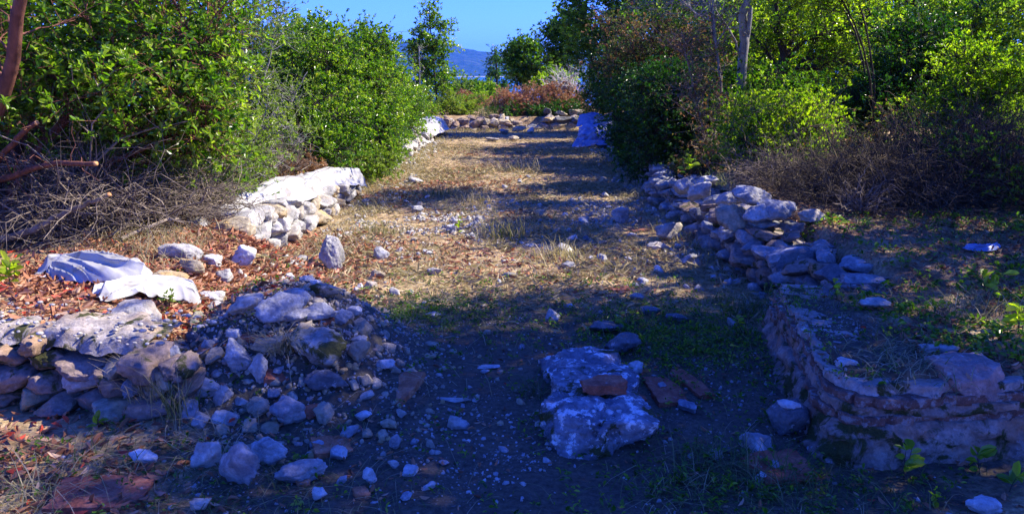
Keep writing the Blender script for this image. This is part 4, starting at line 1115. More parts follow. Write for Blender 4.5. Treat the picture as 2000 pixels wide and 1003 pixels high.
# --- left side: big broadleaf tree with red bark, its limbs fanning from the lower left
b = gp(-4.0, 5.7, -0.05)
plant("broadleaf_tree", "big near tree at left with red-brown trunk and glossy whorled leaves", "tree", b,
      [(stemp(b, (-15, 260, 5.6), (30, 90, 5.4), (60, -60, 5.3), (90, -300, 5.3)), 0.060, 0.025),
       (stemp(b, (20, 380, 5.8), (110, 250, 6.0), (250, 170, 6.2), (400, 110, 6.4)), 0.050, 0.010),
       (stemp(b, (10, 330, 6.2), (120, 180, 6.6), (200, 60, 6.9), (260, -80, 7.0)), 0.050, 0.012),
       (stemp(b, (60, 430, 5.8), (200, 330, 6.0), (330, 270, 6.3), (420, 245, 6.5)), 0.035, 0.007),
       (stemp(b, (-60, 200, 6.5), (-40, 0, 6.8), (60, -200, 7.0)), 0.05, 0.012)],
      [lobe(110, 60, 6.4, 190, 130, 0.8), lobe(330, 60, 6.6, 150, 130, 0.7), lobe(390, 180, 6.4, 85, 100, 0.55), lobe(270, 190, 6.1, 130, 90, 0.6),
       lobe(120, 190, 6.2, 150, 90, 0.7), lobe(160, -90, 6.9, 240, 90, 0.9, 0.18), lobe(380, 280, 6.6, 80, 60, 0.5), lobe(-60, 130, 6.5, 120, 250, 1.0), lobe(240, 300, 6.9, 140, 60, 0.4)],
      ncl=340, nsub=12, nleaf=11, leaf=(0.056, 0.027), mats=('bark_red', 'leaf'), seed=11, csize=0.30, tint=(0.63, 0.26, 0.19), shell=0.3)
b = gp(-3.0, 6.9, -0.02)
plant("evergreen_bush", "light green small-leaved bush behind the near left wall, next to the big tree", "bush", b,
      [(stemp(b, (430, 330, 7.2), (430, 230, 7.3)), 0.025, 0.008), (stemp(b, (380, 360, 7.2), (350, 300, 7.2)), 0.02, 0.006), (stemp(b, (480, 340, 7.6), (500, 280, 7.8)), 0.02, 0.006)],
      [lobe(430, 300, 7.3, 75, 90, 0.45), lobe(490, 250, 7.8, 60, 70, 0.4), lobe(370, 340, 7.0, 70, 40, 0.4), lobe(500, 320, 7.9, 50, 50, 0.4), lobe(440, 385, 7.2, 50, 25, 0.3, 0.05)],
      ncl=110, nsub=9, nleaf=9, leaf=(0.042, 0.017), mats=('bark_grey', 'leaf_pale'), seed=12, csize=0.2, tint=(0.55, 0.2, 0.15), shell=0.3)
b = gp(-2.95, 8.9, -0.02)
plant("sparse_shrub", "thin pale shrub with bare grey stems between the big left tree and the dense bush", "shrub", b,
      [(stemp(b, (478, 250, 8.9), (474, 100, 9.0), (470, -60, 9.0)), 0.022, 0.008), (stemp(b, (500, 230, 9.0), (525, 120, 9.2), (545, 20, 9.3)), 0.018, 0.004),
       (stemp(b, (520, 280, 9.0), (570, 200, 9.2), (600, 140, 9.3)), 0.016, 0.004), (stemp(b, (470, 300, 8.8), (450, 170, 8.9), (440, 40, 9.0)), 0.016, 0.004), (stemp(b, (540, 330, 8.8), (585, 280, 8.9)), 0.014, 0.004)],
      [lobe(490, 40, 9.1, 45, 70, 0.4), lobe(540, 60, 9.3, 40, 55, 0.4), lobe(530, 170, 9.2, 60, 70, 0.4), lobe(470, 160, 9.0, 50, 70, 0.4), lobe(570, 240, 9.0, 45, 60, 0.4), lobe(480, -30, 9.1, 45, 50, 0.4), lobe(510, 300, 8.8, 60, 60, 0.3), lobe(562, 10, 9.3, 16, 24, 0.2, 0.01)],
      ncl=130, nsub=7, nleaf=9, leaf=(0.038, 0.015), mats=('bark_grey', 'leaf_pale'), seed=13, csize=0.26, tint=(0.5, 0.2, 0.15), bare=0.05, shell=0.2, twig=0.0018)
# --- dense glossy bushes along the left
def dense(label, base, lobes, seed, ncl=150, leaf=(0.050, 0.024), mat='leaf', tint=(0.60, 0.26, 0.19), bark='bark_dark', nleaf=12, nsub=11, csize=0.26, cat="bush", name="evergreen_bush", shell=0.55, up=0.45, group=None, bare=0.0, lump=0.35, tr=0.03):
    cs = np.array([l[:3] for l in lobes]); rng = np.random.default_rng(seed)
    stems = []
    for l in lobes[:5]:
        top = (l[0], l[1], max(l[2]+l[5]*0.3, base[2]+0.15)); mid = ((base[0]*0.6+l[0]*0.4), base[1]*0.6+l[1]*0.4, base[2]*0.4+top[2]*0.6)
        stems.append(([base, mid, top], tr, tr*0.3))
    return plant(name, label, cat, base, stems, lobes, ncl=ncl, nsub=nsub, nleaf=nleaf, leaf=leaf, mats=(bark, mat), seed=seed, csize=csize, tint=tint, shell=shell, up=up, group=group, bare=bare, lump=lump)
dense("dense glossy green bush right of the thin pale shrub on the left bank", gp(-3.0, 10.9), [lobe(630, 160, 10.9, 60, 70, 0.7), lobe(640, 250, 10.3, 75, 70, 0.6), lobe(600, 210, 10.8, 40, 90, 0.6), lobe(655, 100, 11.2, 55, 40, 0.5), lobe(600, 300, 9.9, 55, 40, 0.4), lobe(590, 110, 11.6, 45, 55, 0.5)], 31, 210)
dense("tall rounded glossy bush with top touching the sky, left of the slim tree", gp(-2.95, 12.6), [lobe(710, 130, 12.6, 60, 55, 0.7), lobe(720, 210, 12.2, 60, 70, 0.6), lobe(690, 280, 11.6, 60, 45, 0.5), lobe(740, 290, 12.0, 35, 45, 0.4), lobe(720, 90, 12.8, 40, 32, 0.4)], 32, 200)
dense("yellow-green bush overhanging the farther left wall", gp(-2.9, 15.0), [lobe(765, 195, 15.2, 40, 48, 0.8), lobe(790, 230, 15.8, 40, 45, 0.7), lobe(755, 240, 14.4, 40, 60, 0.6), lobe(752, 150, 15.6, 26, 24, 0.5)], 33, 150, tint=(0.60, 0.2, 0.16))
dense("low dusty shrub between the two left walls", gp(-2.6, 11.2), [lobe(735, 320, 11.3, 35, 22, 0.4), lobe(700, 330, 10.9, 30, 16, 0.3), lobe(765, 300, 12.3, 26, 26, 0.3)], 34, 60, leaf=(0.045, 0.02), tint=(0.55, 0.2, 0.15), mat='leaf_pale', csize=0.18)
dense("reddish withered shrub at the foot of the dense left bush", gp(-2.75, 9.2), [lobe(575, 345, 9.3, 40, 22, 0.3), lobe(545, 370, 8.7, 30, 14, 0.3)], 35, 45, mat='leaf_brown', leaf=(0.05, 0.02), csize=0.2, tint=(0.5, 0.25, 0.2))
# background trees closing the left side
fl = dense("tall dark evergreen tree behind the big left tree, nearest the picture edge", gp(-6.4, 9.5), [lobe(60, 40, 9.6, 200, 130, 1.0), lobe(200, 120, 9.2, 150, 100, 0.8), lobe(30, 200, 9.0, 150, 100, 0.8), lobe(300, 10, 9.8, 130, 130, 0.8), lobe(150, -130, 9.8, 260, 100, 1.2), lobe(250, 230, 9.0, 160, 80, 0.7)], 36, 230, leaf=(0.062, 0.03), mat='leaf_dark', tint=(0.55, 0.2, 0.15), csize=0.4, cat="tree", name="evergreen_tree", tr=0.05)
dense("second dark evergreen behind the big left tree, standing by the thin pale shrub", gp(-4.6, 11.4), [lobe(400, 20, 11.6, 90, 80, 0.9), lobe(470, 130, 11.8, 90, 90, 0.8), lobe(380, 160, 11.2, 90, 100, 0.8), lobe(530, 200, 11.6, 80, 90, 0.6), lobe(440, -60, 11.8, 70, 60, 0.8), lobe(450, 280, 11.2, 120, 60, 0.6), lobe(540, 90, 12.4, 40, 45, 0.5)], 37, 230, leaf=(0.055, 0.026), tint=(0.42, 0.2, 0.15), csize=0.36, cat="tree", name="evergreen_tree", tr=0.05)
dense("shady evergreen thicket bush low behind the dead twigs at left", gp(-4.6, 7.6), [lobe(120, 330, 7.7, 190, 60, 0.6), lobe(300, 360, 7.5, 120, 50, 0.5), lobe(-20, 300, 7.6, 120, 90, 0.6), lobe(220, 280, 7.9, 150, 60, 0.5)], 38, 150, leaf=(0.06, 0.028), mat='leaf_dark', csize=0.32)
dense("rounded evergreen on the left skyline behind the dense glossy bush", gp(-4.2, 15.0), [lobe(620, 80, 15, 60, 30, 0.8), lobe(570, 100, 15, 60, 60, 0.8), lobe(660, 110, 15.2, 50, 40, 0.8), lobe(600, 180, 14.6, 90, 80, 0.8)], 39, 130, csize=0.38, leaf=(0.065, 0.03))
dense("evergreen bush behind the tall rounded one, on the left skyline", gp(-4.0, 18.0), [lobe(738, 124, 18, 34, 24, 0.8), lobe(720, 160, 18, 60, 50, 0.8), lobe(770, 190, 18.2, 50, 50, 0.8), lobe(690, 110, 18, 45, 26, 0.8)], 40, 110, csize=0.4, leaf=(0.07, 0.034))

# --- slim tree and sapling at the far left corner
b = gp(-2.35, 23.2)
plant("slim_tree", "slim upright evergreen tree standing alone against sky and sea", "tree", b,
      [(stemp(b, (852, 200, 23.2), (846, 120, 23.2), (838, 10, 23.2)), 0.05, 0.010), (stemp(b, (838, 190, 23.1), (830, 120, 23.1)), 0.035, 0.01)],
      [lobe(838, 22, 23.2, 24, 30, 0.4), lobe(845, 70, 23.2, 42, 38, 0.6), lobe(836, 115, 23.2, 50, 36, 0.7), lobe(850, 150, 23.2, 44, 32, 0.6), lobe(815, 90, 23.2, 22, 14, 0.4), lobe(870, 90, 23.2, 18, 24, 0.4), lobe(832, 172, 23.1, 34, 22, 0.5)],
      ncl=130, nsub=9, nleaf=9, leaf=(0.08, 0.038), mats=('bark_dark', 'leaf'), seed=41, csize=0.22, tint=(0.58, 0.22, 0.16), shell=0.25, twig=0.004, lump=0.5)
b = gp(-2.5, 20.6)
plant("bare_sapling", "thin pale sapling with few leaves left of the slim tree", "sapling", b, [(stemp(b, (820, 170, 20.6), (818, 90, 20.6)), 0.018, 0.006), (stemp(b, (814, 190, 20.6), (806, 120, 20.6)), 0.012, 0.005)],
      [lobe(818, 130, 20.6, 20, 40, 0.25), lobe(812, 170, 20.6, 18, 30, 0.25)], ncl=16, nsub=5, nleaf=3, leaf=(0.05, 0.02), mats=('bark_grey', 'leaf_pale'), seed=42, csize=0.18, shell=0.2)
# --- beyond the end wall
dense("leafy green shrub at the foot of the slim tree", gp(-2.7, 22.6), [lobe(800, 200, 22.6, 36, 36, 0.5), lobe(830, 215, 22.4, 30, 22, 0.4), lobe(790, 170, 22.9, 26, 30, 0.4)], 43, 70, leaf=(0.07, 0.03), mat='leaf_pale', tint=(0.6, 0.2, 0.15))
dense("feathery yellow-green shrub right behind the brownish end wall", gp(-1.6, 23.6), [lobe(880, 210, 23.4, 26, 24, 0.4), lobe(905, 220, 23.2, 24, 16, 0.4), lobe(862, 195, 23.8, 20, 30, 0.4), lobe(925, 205, 23.8, 24, 18, 0.4)], 44, 90, leaf=(0.07, 0.018), mat='leaf_pale', tint=(0.68, 0.18, 0.15), csize=0.2)
dense("rusty orange shrub behind the yellow-green one beyond the end wall", gp(-1.6, 26.0), [lobe(882, 225, 26, 14, 12, 0.3), lobe(903, 190, 26, 12, 10, 0.3), lobe(945, 206, 25.4, 14, 8, 0.3)], 45, 34, leaf=(0.08, 0.03), mat='litter', csize=0.18)
dense("grey-green olive tree beyond the end wall, under the sea strip", gp(-2.6, 42), [lobe(905, 175, 42, 30, 14, 1.0), lobe(930, 180, 41, 26, 14, 1.0), lobe(880, 172, 43, 30, 12, 1.0)], 46, 80, leaf=(0.11, 0.04), mat='leaf_pale', tint=(0.35, 0.15, 0.12), csize=0.5, cat="tree", name="olive_tree")
dense("round green bush left of the dark pointed tree", gp(-1.5, 31), [lobe(940, 180, 31, 20, 18, 0.6), lobe(955, 195, 30, 20, 14, 0.5), lobe(925, 195, 30, 18, 12, 0.5)], 47, 70, leaf=(0.09, 0.045), csize=0.3)
b = gp(-0.6, 32)
plant("pointed_tree", "small dark pointed tree standing against the far hill and sea", "tree", b, [(stemp(b, (970, 140, 32), (966, 95, 32)), 0.06, 0.01)],
      [lobe(966, 105, 32, 9, 14, 0.3), lobe(968, 130, 32, 18, 18, 0.4), lobe(972, 155, 32, 22, 18, 0.5), lobe(978, 178, 32, 22, 14, 0.5)], ncl=60, nsub=8, nleaf=8, leaf=(0.09, 0.035), mats=('bark_dark', 'leaf_dark'), seed=48, csize=0.22, tint=(0.5, 0.2, 0.15), shell=0.3, lump=0.6)
dense("dense round-crowned tree right of the dark pointed tree", gp(0.55, 28), [lobe(1022, 115, 28, 34, 32, 0.7), lobe(1040, 140, 27.6, 34, 30, 0.6), lobe(1008, 140, 27.8, 24, 26, 0.6), lobe(1016, 96, 28, 24, 16, 0.5)], 49, 120, leaf=(0.09, 0.045), csize=0.28, cat="tree", name="round_tree", tint=(0.5, 0.2, 0.16))
dense("lime green bush below the round-crowned tree, behind the dry brown bush", gp(1.2, 25.4), [lobe(1075, 152, 25.4, 18, 18, 0.4), lobe(1094, 166, 25.2, 18, 14, 0.4), lobe(1060, 165, 25.2, 16, 12, 0.4)], 50, 50, leaf=(0.09, 0.04), mat='leaf_bright', csize=0.22, tint=(0.4, 0.2, 0.15))
dense("tall evergreen right of the round-crowned tree on the skyline", gp(1.9, 29), [lobe(1085, 90, 29, 30, 36, 0.9), lobe(1100, 130, 28.6, 36, 34, 0.9), lobe(1125, 80, 28.4, 36, 40, 0.9), lobe(1078, 66, 29, 14, 18, 0.5), lobe(1110, 45, 29, 26, 26, 0.7)], 51, 150, leaf=(0.095, 0.045), csize=0.34, mat='leaf', tint=(0.38, 0.2, 0.15), cat="tree", name="evergreen_tree")
dense("dry red-brown bush mound behind the middle of the end wall", gp(0.6, 23.6), [lobe(1040, 195, 23.6, 60, 26, 0.8), lobe(1090, 190, 23.6, 45, 22, 0.7), lobe(985, 205, 23.4, 36, 22, 0.6), lobe(1050, 215, 23.1, 80, 20, 0.5), lobe(1110, 215, 23.2, 40, 20, 0.5)], 52, 210, leaf=(0.07, 0.022), mat='leaf_brown', csize=0.26, tint=(0.78, 0.22, 0.18), cat="dry bush", name="dry_bush", bark='twig')
dense("olive green scrub under the right half of the dry brown mound", gp(1.1, 22.7), [lobe(1105, 215, 22.8, 34, 16, 0.3), lobe(1060, 222, 22.6, 34, 12, 0.3), lobe(990, 222, 22.6, 36, 12, 0.3)], 53, 60, leaf=(0.06, 0.024), mat='leaf_dark', csize=0.2)
dense("grey-green bush standing beside the bluish plastic heap", gp(2.5, 21.4), [lobe(1165, 165, 21.4, 32, 30, 0.5), lobe(1160, 205, 21.0, 30, 24, 0.4), lobe(1185, 195, 21.0, 26, 34, 0.5)], 54, 100, leaf=(0.06, 0.02), mat='leaf_pale', csize=0.24, tint=(0.35, 0.2, 0.15))

def twig_heap(name, label, cat, center, radii, n, mat, seed, ln=(0.3, 0.8), rad=0.004, flat=0.5, up=0.3, sides=3, forks=3, dome=True, group=None):
    """an openwork heap of curved bare twigs lying and rising inside a dome"""
    rng = np.random.default_rng(seed); c = np.array(center)
    d = unit(rng.normal(size=(n, 3))); d[:, 2] = np.abs(d[:, 2]) if dome else d[:, 2]
    r = rng.uniform(0.1, 1, n)**0.6
    A = c+d*np.array(radii)*r[:, None]
    g = H(A[:, 0], A[:, 1]); A[:, 2] = np.maximum(A[:, 2], g+0.01)
    dr = unit(rng.normal(size=(n, 3))*np.array([1, 1, flat])+np.array([0, 0, up]))
    L = rng.uniform(*ln, n)
    B = A+dr*L[:, None]
    B[:, 2] = np.maximum(B[:, 2], H(B[:, 0], B[:, 1])+0.02)
    P = twigs_from(A, B, rng, 6, 0.22, 0.035)
    R = (rad*rng.lognormal(0, 0.45, n))[:, None]*np.linspace(1.2, 0.35, 6)[None]
    root = thing(name, label, cat, tuple(center), group)
    po = Pool(); V, F = tubes(P-c, R, sides); po.add(V, F); po.build("branches", M[mat], root, smooth=True)
    # side twigs
    k = np.repeat(np.arange(n), forks); s_ = rng.integers(1, 5, len(k)); A2 = P[k, s_]
    d2 = unit(unit(P[k, 5]-P[k, 2])+rng.normal(0, 0.7, (len(k), 3)))
    B2 = A2+d2*(L[k]*rng.uniform(0.2, 0.5, len(k)))[:, None]
    B2[:, 2] = np.maximum(B2[:, 2], H(B2[:, 0], B2[:, 1])+0.01)
    P2 = twigs_from(A2, B2, rng, 4, 0.2, 0.04)
    po = Pool(); V, F = tubes(P2-c, (R[k, 2]*0.6)[:, None]*np.linspace(1, 0.35, 4)[None], 3); po.add(V, F); po.build("twigs", M[mat], root)
    return root
twig_heap("dead_branches", "spiky bleached white dead branches behind the right end of the dry brown mound", "dead branches", gp(1.75, 23.9, 0.55), (0.45, 0.3, 0.3), 70, 'twig_white', 61, (0.5, 1.0), 0.010, 0.5, 0.9)

# --- right side, far to near
dense("tall evergreen wall of leaves at far right, its crown leaning over the floor", gp(3.4, 20.8), [lobe(1180, 20, 20.9, 70, 60, 0.8), lobe(1170, 90, 20.8, 50, 50, 0.7), lobe(1240, 60, 20.6, 60, 80, 0.8), lobe(1130, 40, 21, 26, 40, 0.5), lobe(1200, 150, 20.4, 50, 50, 0.6), lobe(1230, -50, 20.8, 90, 50, 0.8)], 55, 260, leaf=(0.075, 0.036), csize=0.36, mat='leaf', tint=(0.46, 0.2, 0.16), cat="tree", name="evergreen_tree", tr=0.06)
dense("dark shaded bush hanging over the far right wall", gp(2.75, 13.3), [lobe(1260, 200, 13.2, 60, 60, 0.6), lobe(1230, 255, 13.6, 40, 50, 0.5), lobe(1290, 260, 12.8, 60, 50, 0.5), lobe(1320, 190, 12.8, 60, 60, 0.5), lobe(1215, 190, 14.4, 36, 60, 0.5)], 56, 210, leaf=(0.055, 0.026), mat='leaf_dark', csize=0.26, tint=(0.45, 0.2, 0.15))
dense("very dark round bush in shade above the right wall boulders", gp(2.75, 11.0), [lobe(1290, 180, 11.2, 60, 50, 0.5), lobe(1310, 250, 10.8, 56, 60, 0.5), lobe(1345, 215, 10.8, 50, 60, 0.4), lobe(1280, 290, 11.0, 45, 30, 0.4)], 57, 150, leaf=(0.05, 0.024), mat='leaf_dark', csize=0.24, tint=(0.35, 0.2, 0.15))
dense("half withered tree, red-brown and green, above the dark bushes at right", gp(3.2, 14.6), [lobe(1230, 110, 14.6, 50, 45, 0.6), lobe(1280, 90, 14.2, 50, 50, 0.6), lobe(1210, 60, 15, 45, 40, 0.6), lobe(1320, 60, 14, 50, 60, 0.6), lobe(1200, 140, 15, 26, 40, 0.4)], 58, 130, leaf=(0.055, 0.024), mat='leaf_mixed', csize=0.30, tint=(0.50, 0.32, 0.2), cat="withered tree", name="withered_tree", nleaf=7)
b = gp(2.6, 9.8)
plant("dry_creeper", "dry red-brown creeper climbing a bare stem above the right wall", "creeper", b,
      [(stemp(b, (1395, 260, 9.8), (1408, 160, 9.9), (1392, 60, 10), (1385, -40, 10.1)), 0.02, 0.008), (stemp(b, (1380, 280, 9.8), (1350, 150, 9.9), (1330, 60, 10)), 0.016, 0.006), (stemp(b, (1420, 300, 9.7), (1420, 200, 9.8)), 0.014, 0.006)],
      [lobe(1385, 240, 9.8, 30, 70, 0.3), lobe(1370, 150, 9.9, 42, 50, 0.35), lobe(1410, 320, 9.6, 26, 40, 0.25), lobe(1350, 90, 10, 45, 40, 0.35), lobe(1400, 70, 10, 30, 60, 0.3), lobe(1345, 200, 9.9, 26, 50, 0.3)],
      ncl=95, nsub=8, nleaf=4, leaf=(0.046, 0.020), mats=('twig', 'leaf_mixed'), seed=59, csize=0.22, tint=(0.58, 0.32, 0.2), shell=0.2, up=-0.2)
b = gp(3.2, 10.9)
plant("grey_trunk_tree", "tree with straight pale grey forked trunk right of the dry creeper", "tree", b,
      [(stemp(b, (1447, 140, 10.9), (1456, 0, 10.9), (1462, -220, 11)), 0.075, 0.045), (stemp((atY(1449, 115, 10.9)), (1466, 30, 10.85), (1474, -120, 10.9)), 0.04, 0.02), (stemp(atY(1458, -40, 10.9), (1380, -140, 10.8), (1320, -200, 10.8)), 0.03, 0.01),
       (stemp(atY(1448, 120, 10.9), (1425, 60, 10.7), (1360, -30, 10.6)), 0.018, 0.006)],
      [lobe(1450, -230, 10.9, 160, 90, 1.1), lobe(1340, -150, 10.8, 90, 60, 0.8), lobe(1370, 0, 10.7, 60, 40, 0.5), lobe(1290, -40, 11, 70, 60, 0.7)], ncl=130, nsub=8, nleaf=7, leaf=(0.06, 0.028), mats=('bark_grey', 'leaf'), seed=60, csize=0.32, tint=(0.5, 0.2, 0.16), shell=0.3)
b = gp(2.75, 9.9)
plant("bare_sapling", "slender bare whitish sapling between the dry creeper and the grey trunk", "sapling", b, [(stemp(b, (1408, 180, 9.9), (1395, 50, 9.95), (1388, -60, 10)), 0.016, 0.010), (stemp(atY(1394, 45, 9.95), (1350, 20, 9.8), (1310, -30, 9.7)), 0.010, 0.004), (stemp(atY(1402, 80, 9.9), (1430, 40, 9.9), (1450, 10, 9.9)), 0.009, 0.003)],
      [lobe(1360, 10, 9.9, 60, 30, 0.3), lobe(1420, 30, 9.9, 40, 40, 0.3)], ncl=26, nsub=5, nleaf=2, leaf=(0.04, 0.016), mats=('bark_grey', 'leaf_pale'), seed=62, csize=0.25, shell=0.2, bare=0.6)
dense("bright yellow-green sunlit bush behind the right wall boulders", gp(3.1, 9.0), [lobe(1500, 240, 8.9, 70, 55, 0.5), lobe(1455, 290, 8.7, 50, 45, 0.4), lobe(1570, 270, 8.9, 60, 50, 0.45), lobe(1460, 220, 9.0, 32, 40, 0.35), lobe(1540, 310, 8.6, 60, 25, 0.35), lobe(1590, 215, 9.0, 26, 26, 0.3)], 63, 190, leaf=(0.040, 0.018), mat='leaf_bright', csize=0.2, tint=(0.45, 0.22, 0.17), up=0.9, shell=0.4, bark='twig')
b = gp(4.4, 12.0)
plant("dark_trunk_tree", "tree with dark branching trunk and backlit yellow-green crown at right", "tree", b,
      [(stemp(b, (1532, 120, 12), (1522, 60, 12), (1500, -60, 12.1)), 0.085, 0.03), (stemp(atY(1532, 125, 12), (1570, 80, 11.9), (1640, 60, 11.7), (1700, 30, 11.6)), 0.045, 0.012), (stemp(atY(1535, 110, 12), (1560, 20, 12.2), (1600, -80, 12.4)), 0.045, 0.015),
       (stemp(atY(1531, 150, 12), (1480, 80, 12.1), (1440, 40, 12.2)), 0.03, 0.01), (stemp(atY(1540, 150, 12), (1575, 110, 12.0), (1600, 70, 12.0)), 0.03, 0.01)],
      [lobe(1600, 40, 12.0, 110, 80, 0.9), lobe(1690, 60, 11.8, 70, 90, 0.8), lobe(1640, 130, 11.9, 80, 50, 0.7), lobe(1500, 20, 12.3, 80, 70, 0.8), lobe(1490, 120, 12.4, 50, 40, 0.5), lobe(1730, 140, 11.7, 50, 50, 0.6)],
      ncl=190, nsub=9, nleaf=8, leaf=(0.055, 0.027), mats=('bark_dark', 'leaf_bright'), seed=64, csize=0.32, tint=(0.40, 0.2, 0.16), shell=0.3)
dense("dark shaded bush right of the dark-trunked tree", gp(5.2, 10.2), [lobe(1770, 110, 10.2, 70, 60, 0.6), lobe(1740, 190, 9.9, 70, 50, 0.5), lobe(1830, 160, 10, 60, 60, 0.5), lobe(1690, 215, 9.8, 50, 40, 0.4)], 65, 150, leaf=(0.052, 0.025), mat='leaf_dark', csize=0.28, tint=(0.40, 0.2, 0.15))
dense("backlit bright bush above the dead brush at far right", gp(5.0, 8.6), [lobe(1890, 150, 8.4, 50, 60, 0.5), lobe(1860, 220, 8.3, 60, 40, 0.4), lobe(1960, 200, 8.2, 60, 70, 0.5), lobe(1930, 270, 8.0, 50, 35, 0.4), lobe(1800, 230, 8.6, 40, 26, 0.3)], 66, 130, leaf=(0.042, 0.019), mat='leaf_bright', csize=0.24, tint=(0.35, 0.2, 0.15), up=0.7, shell=0.4)
# background trees on the right
dense("tall evergreen behind the dark-trunked tree", gp(6.4, 15.5), [lobe(1560, 60, 15.5, 120, 90, 1.2), lobe(1480, 120, 15.2, 90, 90, 1.0), lobe(1650, 130, 15.2, 100, 80, 1.0), lobe(1560, 190, 14.8, 130, 60, 0.9), lobe(1450, 40, 15.8, 90, 80, 1.0)], 67, 240, leaf=(0.075, 0.036), csize=0.42, mat='leaf_bright', tint=(0.40, 0.22, 0.16), cat="tree", name="evergreen_tree", tr=0.06)
dense("leafy tree behind the dark shaded bush at right", gp(8.0, 13.5), [lobe(1780, 40, 13.5, 130, 100, 1.2), lobe(1900, 100, 13.2, 120, 110, 1.0), lobe(1760, 160, 13.2, 110, 70, 0.9), lobe(1880, 220, 12.8, 140, 60, 0.9), lobe(1990, 60, 13, 90, 130, 1.0)], 68, 260, leaf=(0.07, 0.034), csize=0.42, mat='leaf', tint=(0.66, 0.2, 0.16), cat="tree", name="evergreen_tree", tr=0.06)
dense("evergreen bush low behind the bright sunlit bush", gp(4.0, 11.0), [lobe(1500, 170, 11.0, 60, 40, 0.5), lobe(1430, 230, 10.8, 50, 50, 0.4), lobe(1600, 200, 10.8, 70, 40, 0.5), lobe(1650, 260, 10.2, 70, 36, 0.4)], 69, 120, leaf=(0.05, 0.024), csize=0.26, mat='leaf', tint=(0.40, 0.2, 0.16))
dense("evergreen filling the gap behind the withered tree at right", gp(4.6, 17.0), [lobe(1330, 60, 17, 70, 80, 1.0), lobe(1390, 130, 16.6, 60, 70, 0.9), lobe(1340, 180, 16.4, 70, 50, 0.8), lobe(1380, -40, 17, 90, 60, 1.0)], 70, 170, leaf=(0.075, 0.036), csize=0.4, mat='leaf', tint=(0.40, 0.2, 0.16), cat="tree", name="evergreen_tree", tr=0.06)

dense("broad evergreen far behind the leafy tree at right, filling the skyline", gp(9.5, 19.5), [lobe(1700, 20, 19.5, 130, 90, 1.4), lobe(1580, -20, 19.8, 120, 80, 1.4), lobe(1830, 60, 19.2, 120, 100, 1.4), lobe(1950, 40, 19, 110, 120, 1.4), lobe(1640, 110, 19.2, 150, 60, 1.2)], 84, 260, leaf=(0.11, 0.054), csize=0.6, mat='leaf', tint=(0.60, 0.2, 0.16), cat="tree", name="evergreen_tree", tr=0.09)
dense("broad evergreen far behind the grey-trunked tree at right", gp(6.4, 21.0), [lobe(1440, 20, 21, 90, 90, 1.2), lobe(1360, 40, 21.2, 80, 90, 1.2), lobe(1500, -40, 21, 110, 60, 1.2), lobe(1420, 120, 20.6, 110, 60, 1.0), lobe(1330, -50, 21.2, 80, 60, 1.0)], 85, 190, leaf=(0.11, 0.054), csize=0.55, mat='leaf', tint=(0.50, 0.2, 0.16), cat="tree", name="evergreen_tree", tr=0.08)
dense("bush added on the bank to shade the bluish plastic heap", gp(3.3, 17.9), [lobe(1265, 150, 17.9, 50, 45, 0.5), lobe(1275, 210, 17.7, 45, 40, 0.5), lobe(1230, 120, 18, 40, 40, 0.5)], 86, 90, leaf=(0.07, 0.034), csize=0.3, mat='leaf_dark', tint=(0.6, 0.2, 0.16))  # added bush that keeps the sun off the plastic heap
dense("dark weedy growth spilling over the right wall under the dark round bush", gp(2.25, 11.6), [lobe(1250, 318, 12.0, 34, 20, 0.3), lobe(1275, 335, 11.2, 32, 18, 0.3), lobe(1225, 300, 13.0, 26, 18, 0.3)], 87, 60, leaf=(0.045, 0.02), csize=0.2, mat='leaf_dark', tint=(0.55, 0.2, 0.16))
dense("low half-dry weedy shrub over the right wall below the dry creeper", gp(2.25, 9.6), [lobe(1385, 335, 9.4, 34, 20, 0.2), lobe(1345, 340, 9.8, 26, 18, 0.2)], 88, 36, leaf=(0.04, 0.018), csize=0.18, mat='leaf_mixed', tint=(0.45, 0.3, 0.18))
# --- dead brush
twig_heap("dead_brush_heap", "wide dark heap of dead brush filling the right bank", "dead brush", (3.35, 7.1, 0.40), (0.95, 0.9, 0.45), 2100, 'twig_dark', 71, (0.2, 0.6), 0.0026, 0.6, 0.25)
twig_heap("dead_brush_heap", "taller dark dead brush at the right picture edge below the backlit bush", "dead brush", (4.6, 7.3, 0.42), (1.1, 0.9, 0.75), 2400, 'twig_dark', 72, (0.2, 0.65), 0.0026, 0.6, 0.3)
twig_heap("dead_brush_heap", "low sunlit brown dead brush spilling left behind the boulder pile", "dead brush", (2.75, 8.1, 0.42), (0.6, 0.5, 0.28), 420, 'twig', 73, (0.2, 0.55), 0.003, 0.5, 0.25)
twig_heap("dead_stump_brush", "small spiky grey dead stump with splayed stems beside the pale stone on the bank", "dead brush", gp(2.9, 6.35, 0.05), (0.16, 0.12, 0.10), 60, 'twig', 74, (0.15, 0.35), 0.004, 0.6, 0.6)
twig_heap("dead_twig_tangle", "grey tangle of bare dead twigs under the big left tree", "dead twigs", (-3.6, 5.95, 0.38), (1.0, 0.6, 0.52), 900, 'twig', 75, (0.3, 0.9), 0.0034, 0.5, 0.15)
twig_heap("dead_twig_tangle", "long arching bare grey stems rising through the dead twig tangle at left", "dead twigs", (-3.5, 5.8, 0.38), (1.0, 0.5, 0.42), 60, 'twig', 78, (0.5, 1.1), 0.0050, 0.45, 0.12, sides=5)
twig_heap("dead_twig_tangle", "pale dry twigs leaning over the tumbled end of the left wall", "dead twigs", (-2.75, 6.5, 0.36), (0.45, 0.4, 0.35), 330, 'twig', 76, (0.25, 0.6), 0.003, 0.5, 0.2)
twig_heap("dead_twig_tangle", "fine grey twigs at the foot of the thin pale shrub", "dead twigs", (-2.75, 8.5, 0.40), (0.4, 0.7, 0.4), 260, 'twig', 77, (0.25, 0.6), 0.003, 0.6, 0.5)
